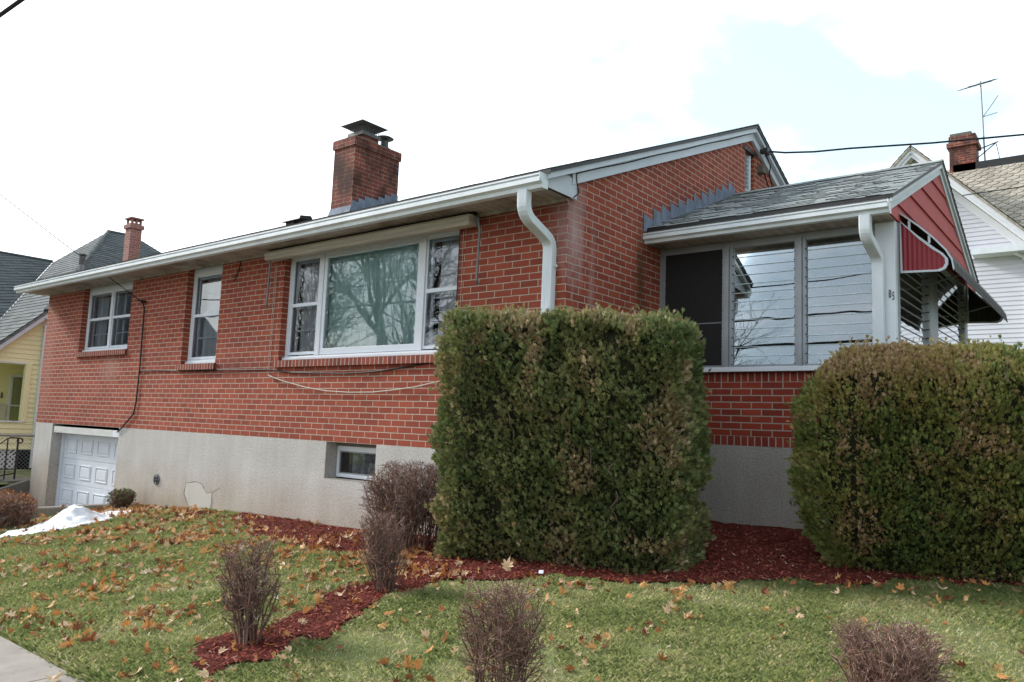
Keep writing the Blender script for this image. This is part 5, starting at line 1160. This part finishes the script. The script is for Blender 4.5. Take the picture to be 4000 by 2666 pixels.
# ---- bare shrubs
def shrub(name, label, cx, cy, h, rx, ry, n_main, seed, sub=4, base=.07, thick=.0045, flat_top=True, leaves=0, tone0=.45, group=None, leafmat='leaf', lean=(0, 0), fork=0.0, dome=False):
    R = random.Random(seed); z0 = float(gz(cx, cy)) - .02
    root = tag(empty(name, (cx, cy, z0)), label, 'shrub', group); V_, F_, T_ = [], [], []
    def seg(p, q, r0, r1, tone):
        d = q - p
        if d.length < 1e-5: return
        a = d.cross(Vector((.3, .2, 1))).normalized(); b = d.cross(a).normalized(); i = len(V_)
        for (c, r) in ((p, r0), (q, r1)):
            for k in range(3):
                th = 2.094 * k; V_.append(c + (a * math.cos(th) + b * math.sin(th)) * r)
        for k in range(3): F_.append((i + k, i + (k + 1) % 3, i + 3 + (k + 1) % 3, i + 3 + k)); T_.append(min(1, max(0, tone)))
    tips = []
    def grow(p, d, length, r, lvl, tone):
        n = 5 if lvl == 0 else 3; step = length / n
        for k in range(n):
            d = (d + Vector((R.gauss(0, .16), R.gauss(0, .16), R.gauss(0, .10) + (.05 if lvl == 0 else .02)))).normalized()
            q = p + d * step
            if q.z > z0 + h * (1.0 if flat_top else 1.2) + R.uniform(-.03, .02): break
            fr_ = max(0, min(1, (q.z - z0) / h)); ax_, ay_ = q.x - cx - lean[0] * fr_, q.y - cy - lean[1] * fr_; lim_ = base + .02 + ((1.18 if not dome else 1.12) - base / rx) * fr_ ** (.6 if not dome else .35)
            if flat_top and (ax_ / rx) ** 2 + (ay_ / ry) ** 2 > (min(1.15, base / rx + .1 + 1.1 * fr_ ** (.65 if not dome else .3)) * (1 if not dome else math.sqrt(max(.05, 1.15 - fr_ ** 4)))) ** 2 * R.uniform(.85, 1.1): break
            r2 = max(.0015, r * (.86 if lvl == 0 else .8)); seg(p, q, r, r2, tone + R.gauss(0, .12))
            if lvl < 2:
                for _ in range(sub if (lvl == 0 and k > 0) else (2 if lvl else 1)):
                    if R.random() < (.75 if lvl == 0 else .7):
                        dd = (d * .8 + Vector((R.gauss(0, .7), R.gauss(0, .7), R.gauss(0, .35)))).normalized(); grow(q, dd, length * (.28 if lvl == 0 else .5) * R.uniform(.6, 1.2), max(r2 * .72, .0018), lvl + 1, tone + .12)
            p, r = q, r2
        tips.append((p, d))
    for k in range(n_main):
        a = R.random() * 6.283; rr_ = math.sqrt(R.random()); bx_, by_ = cx + base * rr_ * math.cos(a), cy + base * rr_ * math.sin(a)
        tx, ty = cx + lean[0] + rx * rr_ * math.cos(a) + R.gauss(0, .02), cy + lean[1] + ry * rr_ * math.sin(a) + R.gauss(0, .02)
        if fork: tx += fork * (1 if R.random() < .5 else -1)
        p = Vector((bx_, by_, z0)); q = Vector((tx, ty, z0 + h * R.uniform(.85, 1.05))); d = q - p
        grow(p, d.normalized(), d.length * R.uniform(.8, 1.02), thick * R.uniform(.7, 1.2), 0, tone0)
    fastmesh('twigs', np.array([tuple(v) for v in V_]), np.array(F_), 'twig', T_, root)
    if leaves:
        idx = [R.choice(tips) for _ in range(leaves)]; P = np.array([tuple(t[0]) for t in idx]); Dn = np.array([tuple(t[1]) for t in idx])
        a, b, c = sprays(P, Dn, np.full(len(P), .03), rng.random(len(P)) * .6, nleaf=3, width=.3); fastmesh('clinging_leaves', a, b, leafmat, c, root)
    return root
shrub('bare_shrub', 'leaning bare twiggy shrub at the left end of the red mulch strip', -.13, -2.93, .62, .19, .16, 32, 11, sub=4, thick=.0066, lean=(-.12, .02), base=.07)
shrub('bare_shrub', 'narrow bare shrub in the mulch just left of the square hedge', -.31, -1.70, .58, .165, .15, 38, 12, sub=4, thick=.006, lean=(-.08, 0), base=.08)
shrub('bare_shrub', 'bare shrub rising from the bottom edge of the lawn, centre', 1.60, -2.72, .58, .20, .18, 42, 13, sub=4, thick=.005, base=.13)
shrub('bare_shrub', 'bare clipped shrub low at the bottom right corner of the lawn', 3.14, -2.0, .46, .23, .22, 56, 14, sub=5, thick=.005, base=.15)
shrub('bare_shrub', 'wide clipped bare shrub under the basement window', -1.36, -.50, .84, .50, .34, 78, 15, sub=5, thick=.007, base=.28, leaves=30, dome=True)
shrub('bare_shrub', 'rounded brown shrub with clinging leaves beside the snow, far left', -7.25, -1.95, .50, .48, .42, 150, 16, sub=5, thick=.006, base=.36, leaves=2600, tone0=.6, dome=True)
shrub('small_shrub', 'small leafy shrub half buried in fallen leaves by the garage', -7.4, -.32, .32, .2, .16, 60, 17, sub=4, thick=.005, base=.1, leaves=600, leafmat='hedge', dome=True)
shrub('bare_shrub', 'sparse thin branches standing before the white house', 4.15, 5.6, 1.95, .55, .4, 14, 18, sub=2, thick=.006, base=.15, flat_top=False)

# ---- grass
def grass(n, xr, yr, name, dens=None, h=.045, w_=.0032):
    x = rng.uniform(*xr, n); y = rng.uniform(*yr, n)
    k = ~ismulch(x, y) & (y > SWY + .0) & ~((x < .0) & (y > -.03)) & ~((x > 0) & (y > 1.7)) 
    if dens is not None: k &= rng.random(n) < dens(x, y)
    # thin, worn patches
    pn = noise2(x, y, 1.3, 4.4) + .5 * noise2(x, y, 5, 1.9); k &= rng.random(n) < np.clip(1.1 - 2.4 * np.clip(pn - .12, 0, 1), .18, 1)
    x, y, pn = x[k], y[k], pn[k]; m = len(x); z = lawnz(x, y) + gzb(x, y) - gz(x, y)
    a = rng.random(m) * 6.283; ln = h * (.45 + .7 * rng.random(m)) * (1 - .25 * np.clip(pn, 0, 1)); lean = .12 + .65 * rng.random(m)
    d = np.c_[np.cos(a) * lean, np.sin(a) * lean, np.ones(m)]; d = unit(d); B = np.c_[x, y, z - .004]
    s_ = np.c_[-np.sin(a), np.cos(a), np.zeros(m)] * (w_ * (.6 + .8 * rng.random(m)))[:, None]
    mid = B + d * (ln * .55)[:, None]; tip = mid + unit(d + np.c_[np.cos(a) * .7, np.sin(a) * .7, -.35 * np.ones(m)]) * (ln * .55)[:, None]
    V_ = np.stack([B - s_, B + s_, mid + s_ * .8, tip, mid - s_ * .8], 1).reshape(-1, 3); F_ = np.arange(m * 5).reshape(-1, 5)
    tone = np.clip(.40 + .2 * noise2(x, y, 2.6, 7.1) + .30 * np.clip(pn, 0, 1) + rng.normal(size=m) * .11 + (rng.random(m) < .08) * .36, 0, 1)
    return tag(fastmesh(name, V_, F_, 'grass', tone), kind='stuff')
grass(400000, (-1.2, 4.6), (-3.76, 1.2), 'grass', h=.040, w_=.0016)
grass(230000, (-7.9, -1.2), (-3.76, .05), 'far_grass', h=.045, w_=.0024)
grass(14000, (-4.5, 1.2), (-3.79, -3.62), 'verge_grass', h=.075, w_=.004)
# mulch chips
n = 90000; x = rng.uniform(-6.2, 4.2, n); y = rng.uniform(-3.4, 1.7, n); k = ismulch(x, y) & ~((x < .02) & (y > -.02)); x, y = x[k], y[k]; m = len(x); z = gzb(x, y) + .02
a = rng.random(m) * 6.283; l_ = .005 + .012 * rng.random(m); d = np.c_[np.cos(a), np.sin(a), rng.normal(size=m) * .35] * l_[:, None]; s_ = np.c_[-np.sin(a), np.cos(a), rng.normal(size=m) * .4] * (.0016 + .0024 * rng.random(m))[:, None]; B = np.c_[x, y, z + .008 * rng.random(m)]
V_ = np.stack([B - d - s_, B + d - s_, B + d + s_, B - d + s_], 1).reshape(-1, 3)
tag(fastmesh('mulch_chips', V_, np.arange(m * 4).reshape(-1, 4), 'mulch_chip', np.clip(.5 + rng.normal(size=m) * .2 + (rng.random(m) < .02) * .5, 0, 1)), kind='stuff')

# ---- fallen leaves
def leafshape(R, curl):
    lobes = [(0, 1.0), (.62, .82), (1.25, .62), (2.1, .34)]
    pts = []
    full = []
    for s_ in (1, -1):
        pass
    ang = [(-2.35, .30), (-1.95, .42), (-1.55, .40), (-1.25, .70), (-1.08, .58), (-.93, .50), (-.78, .66), (-.62, .88), (-.45, .70), (-.33, .56), (-.17, .76), (0, 1.0), (.17, .76), (.33, .56), (.45, .70), (.62, .88), (.78, .66), (.93, .50), (1.08, .58), (1.25, .70), (1.55, .40), (1.95, .46), (2.35, .34)]
    v = [(0, -.32, 0)]
    for a, r in ang:
        r *= R.uniform(.78, 1.12); x, y = math.sin(a) * r, math.cos(a) * r; v.append((x, y, curl[0] * x * x + curl[1] * y * y + curl[2] * x * y + R.uniform(-.05, .05)))
    return v
def leafmesh(seed, tone):
    R = random.Random(seed); cv = (R.uniform(-.2, 1.5), R.uniform(-.3, 1.1), R.uniform(-.9, .9)); v = leafshape(R, cv); c = (0, 0, R.uniform(-.05, .1)); n = len(v)
    return np.array([c] + v), [(0, 1 + i, 1 + (i + 1) % n) for i in range(n)]
LM = [leafmesh(100 + k, 0) for k in range(14)]
tones = {'orange': .58, 'tan': .86, 'russet': .33, 'brown': .12, 'gold': .70}
meshes = {}
for nm, tn in tones.items():
    for k in range(5):
        v, f = LM[(k * 3 + int(tn * 10)) % 14]; me = bpy.data.meshes.new('leaf'); me.from_pydata([tuple(q) for q in v], [], f); a = me.attributes.new('tone', 'FLOAT', 'FACE'); a.data.foreach_set('value', [min(1, max(0, tn + random.uniform(-.05, .05))) for _ in f]); me.materials.append(M['leaf']); meshes[nm, k] = me
def leafdens(x, y):
    d = .14 + .15 * np.clip((.2 - x) / 1.5, 0, 1)
    d = d + .75 * np.exp(-((y + 1.15) / .55) ** 2) * (x < -.6) * (x > -7)                     # drift along the mulch on the left lawn
    d = d + .35 * (x < -.8) * np.clip(.5 + noise2(x, y, 1.5, 2.0), 0, 1)
    d = d + 4.0 * np.exp(-(((x + 7.1) / .5) ** 2 + ((y + .45) / .35) ** 2)) + .9 * np.exp(-((y + .25) / .2) ** 2) * (x > -7.5) * (x < -5.3)
    d = d + 1.6 * np.exp(-((y - (-1.13 + .34 * x)) / .13) ** 2) * (x > -.9) * (x < 1.5)         # caught against the foot of the hedge
    d = d + 1.5 * np.exp(-(((x + 1.1) / .35) ** 2 + ((y + 1.0) / .25) ** 2))
    d = d + .5 * np.exp(-((y - (-1.2 + .6 * x)) / .12) ** 2) * (x > 1.0)
    d = np.where(ismulch(x, y) & (x > .3) & (y > -.6), .05, d)
    for (bx, by) in ((-.13, -2.93), (1.62, -2.72), (3.06, -2.02), (-.33, -1.7)): d = d + 1.3 * np.exp(-(((x - bx) / .16) ** 2 + ((y - by) / .16) ** 2))
    return d
n = 30000; x = rng.uniform(-8.1, 4.4, n); y = rng.uniform(-3.7, 1.5, n)
k = (rng.random(n) < leafdens(x, y) * .62 * np.clip(.55 + 1.6 * noise2(x, y, 2.2, 5.9) + .8 * noise2(x, y, 6.5, 2.8), .08, 2)) & ~((x < .03) & (y > -.06)) & ~((x > 0) & (y > 1.65)); x, y = x[k], y[k]
dist = np.hypot(x - CP[0], y - CP[1]); order = np.argsort(dist); x, y, dist = x[order], y[order], dist[order]
m = len(x); z = gzb(x, y)
sz = .023 + .036 * rng.random(m); sz = np.where(x < -2, sz * 1.15, sz)
tilt = rng.normal(size=m) * .75; tl2 = rng.normal(size=m) * .75; yaw = rng.random(m) * 6.283
vis = []
Mi = np.array(CM)
for i in range(m):
    q = Mi @ (np.array([x[i], y[i], z[i]]) - np.array(CP)); u, v = 2000 + 3036.0218 * q[0] / q[2], 1333 - 3036.0218 * q[1] / q[2]
    hid = (x[i] > -.9 and y[i] > -.62 + .27 * x[i]) 
    vis.append(q[2] > 0 and 0 < u < 4000 and 0 < v < 2666 and not hid)
names = list(tones); lab = {'orange': 'orange-brown fallen maple leaf lying curled on the lawn', 'tan': 'pale tan fallen maple leaf lying curled on the lawn', 'russet': 'reddish-brown fallen maple leaf lying curled on the lawn', 'brown': 'dark brown fallen maple leaf lying curled on the lawn', 'gold': 'golden fallen maple leaf lying curled on the lawn'}
cnt = 0; rest = []
for i in range(m):
    onm = bool(ismulch(np.array([x[i]]), np.array([y[i]]))[0])
    tname = random.choices(names, [.24, .24, .22, .20, .10])[0]
    lift = .024 if not onm else .022
    if vis[i] and cnt < 300:
        o = bpy.data.objects.new('fallen_leaf', meshes[tname, random.randrange(5)]); COL.objects.link(o)
        o.location = (x[i], y[i], z[i] + lift); o.scale = (sz[i],) * 3; o.rotation_euler = (tilt[i], tl2[i], yaw[i])
        zone = 'on the red mulch' if onm else ('on the left lawn near the wall' if x[i] < -1.2 and y[i] > -1.6 else 'on the left lawn near the sidewalk' if x[i] < -.6 else 'on the lawn beside the mulch strip' if x[i] < .7 else 'on the lawn around the centre shrub' if x[i] < 2.0 else 'on the lawn below the porch hedge' if y[i] > -1.2 else 'on the lawn beside the right-hand shrub')
        l_ = lab[tname].replace('on the lawn', zone)
        tag(o, l_, 'leaf', tname + ' fallen leaves ' + zone); cnt += 1
    else: rest.append((i, tname, lift))
V_, F_, T_ = [], [], []; base_ = 0
for i, tname, lift in rest:
    v, f = LM[random.randrange(14)]; Rm = np.array((Matrix.Rotation(yaw[i], 3, 'Z') @ Matrix.Rotation(tl2[i], 3, 'Y') @ Matrix.Rotation(tilt[i], 3, 'X')))
    V_.append((v * sz[i]) @ Rm.T + np.array([x[i], y[i], z[i] + lift])); F_.append(np.array(f) + base_); base_ += len(v); T_ += [min(1, max(0, tones[tname] + random.uniform(-.1, .1)))] * len(f)
tag(fastmesh('leaf_litter', np.concatenate(V_), np.concatenate(F_), 'leaf', T_), kind='stuff')
def oneleaf(loc, rot, s_, tn, label):
    o = bpy.data.objects.new('fallen_leaf', meshes[tn, 1]); COL.objects.link(o); o.location = loc; o.rotation_euler = rot; o.scale = (s_,) * 3; tag(o, label, 'leaf')
oneleaf((.27, -1.03, -.80), (1.35, .2, .5), .085, 'tan', 'large tan maple leaf standing on edge against the foot of the square hedge')
oneleaf((-.55, -3.83, SWZ + .015), (.1, .1, 1.0), .075, 'tan', 'pale leaf lying flat on the concrete sidewalk')
oneleaf((-.42, -2.03, float(gz(-.42, -2.03)) + .04), (.15, -.1, .3), .06, 'tan', 'bleached leaf lying on the red mulch strip between the two bare shrubs')
oneleaf((-6.62, -1.42, float(gz(-6.62, -1.42)) + .22), (.3, .3, .4), .05, 'brown', 'dark brown leaf lying on the heap of snow')
mb = MB(); mb.quad((-.03, -.02, 0), (.03, -.022, .005), (.032, .02, .012), (-.028, .022, .004)); pc = mb.build('paper_scrap', 'paper'); pc.scale = (.6, .6, .6); pc.location = (.55, -.98, -.80); pc.rotation_euler = (.9, 0, .4); tag(pc, 'small white scrap of paper among leaves at the foot of the square hedge', 'litter')

# ---- snow
def snowh(x, y):
    u, v = (x + 6.45), (y + 1.35); a = 2.0; c, s_ = math.cos(a), math.sin(a); p, q = u * c + v * s_, -u * s_ + v * c
    e = 1 - (p / 1.0) ** 2 - (q / .40) ** 2
    n = .4 * noise2(x, y, 2.6, 1.0) + .25 * noise2(x, y, 8, 4.0)
    e = e + n; pk_ = np.exp(-(((x + 6.6) / .3) ** 2 + ((y + 1.3) / .3) ** 2))
    return np.clip(e, 0, 1.2) * (.05 + .15 * pk_) + (.022 * noise2(x, y, 11, 3) + .018 * noise2(x, y, 26, 3)) * (e > .1), e
xs = np.arange(-8.0, -5.0, .03); ys = np.arange(-3.0, -.1, .03); X, Y = np.meshgrid(xs, ys); Hh, E_ = snowh(X.ravel(), Y.ravel()); Hh = Hh.reshape(X.shape); ok = (E_.reshape(X.shape) > .0)
V_ = np.stack([X, Y, gzb(X, Y) + .015 + Hh], -1).reshape(-1, 3); idx = np.arange(X.size).reshape(X.shape); okq = ok[:-1, :-1] & ok[:-1, 1:] & ok[1:, 1:] & ok[1:, :-1]
F_ = np.stack([idx[:-1, :-1], idx[:-1, 1:], idx[1:, 1:], idx[1:, :-1]], -1)[okq]; so2 = fastmesh('snow_pile', V_, F_, 'snow')
for p in so2.data.polygons: p.use_smooth = True
tag(so2, 'melting heap of white snow on the lawn edge beside the garage drive', 'snow')

# ---- bare trees: faint one behind the roof, big ones across the street mirrored in the panes
def tree(label, x, y, z0, h, r, seed, lv=5, spread=.55, group=None):
    R = random.Random(seed); root = tag(empty('bare_tree', (x, y, z0)), label, 'tree', group); V_, F_ = [], []; TV, TF = [], []
    def seg(p, q, r0, r1, VV, FF, n=5):
        d = q - p; a = d.cross(Vector((.3, .2, .1)) if abs(d.normalized().z) > .9 else Vector((0, 0, 1))).normalized(); b = d.cross(a).normalized(); i = len(VV)
        for (c, rr_) in ((p, r0), (q, r1)):
            for k in range(n):
                th = 2 * math.pi * k / n; VV.append(tuple(c + (a * math.cos(th) + b * math.sin(th)) * rr_))
        for k in range(n): FF.append((i + k, i + (k + 1) % n, i + n + (k + 1) % n, i + n + k))
    def grow(p, d, L_, r_, l):
        n = 4; 
        for k in range(n):
            d = (d + Vector((R.gauss(0, .12), R.gauss(0, .12), R.gauss(0, .06) + (.03 if l < 3 else -.01)))).normalized(); q = p + d * (L_ / n); r2 = r_ * .88
            seg(p, q, r_, r2, TV if l == 0 else V_, TF if l == 0 else F_, 7 if l == 0 else (5 if l < 3 else 3)); p, r_ = q, r2
            if l < lv and (l > 0 or k > 1):
                for _ in range(2 if l < 4 else 1):
                    if R.random() < .78:
                        dd = (d * (1 - spread) + Vector((R.gauss(0, 1), R.gauss(0, 1), R.gauss(.25, .5))).normalized() * spread).normalized(); grow(p, dd, L_ * R.uniform(.5, .8), r_ * .55, l + 1)
        if l < lv: grow(p, d, L_ * .7, r_ * .8, l + 1)
    grow(Vector((x, y, z0)), Vector((0, 0, 1)), h * .38, r, 0)
    fastmesh('trunk', np.array(TV), np.array(TF), 'bark', None, root); fastmesh('crown', np.array(V_), np.array(F_), 'bark', None, root); return root
tree('faint leafless tree showing behind the brick house ridge', -6.5, 33, -1, 14.5, .22, 3, 4, .5)
gtr = 'leafless trees across the street mirrored in the window panes'
for k, (x, y, h, r, sd_) in enumerate([(-16, -17, 13, .34, 21), (-21, -16.0, 14, .36, 22), (-27, -22, 15, .34, 23), (-33, -19, 13, .3, 24), (-12, -24, 13, .3, 25), (-40, -27, 15, .32, 26), (-20, -31, 15, .32, 27)]):
    tree('leafless tree across the street, mirrored in the window panes', x, y, -1.45, h, r, sd_, 4, .5, gtr)
# street pole line across the road, mirrored in the porch louvres
pl = tag(empty('utility_pole', (9, -14.6, -1.4)), 'wooden utility pole across the street mirrored in the porch louvres', 'pole'); MB().tube([(9, -14.6, -1.4), (9, -14.6, 8.2)], [.16, .11], 10).build('pole', 'bark', pl); MB().box(7.9, 10.1, -14.66, -14.54, 7.3, 7.42).build('crossarm', 'bark', pl)
for k, (dy, z) in enumerate(((.0, 7.5), (.4, 6.3), (-.3, 5.6))):
    wire('street_wire', sag((-45, -14.6 + dy, z + .3), (9, -14.6 + dy, z), .8, 20) + sag((9, -14.6 + dy, z), (45, -14.6 + dy, z + .2), .7, 14)[1:], .02 + .012 * k, ['highest', 'middle', 'lowest and thickest'][k] + ' street wire across the road, mirrored in the porch louvres')
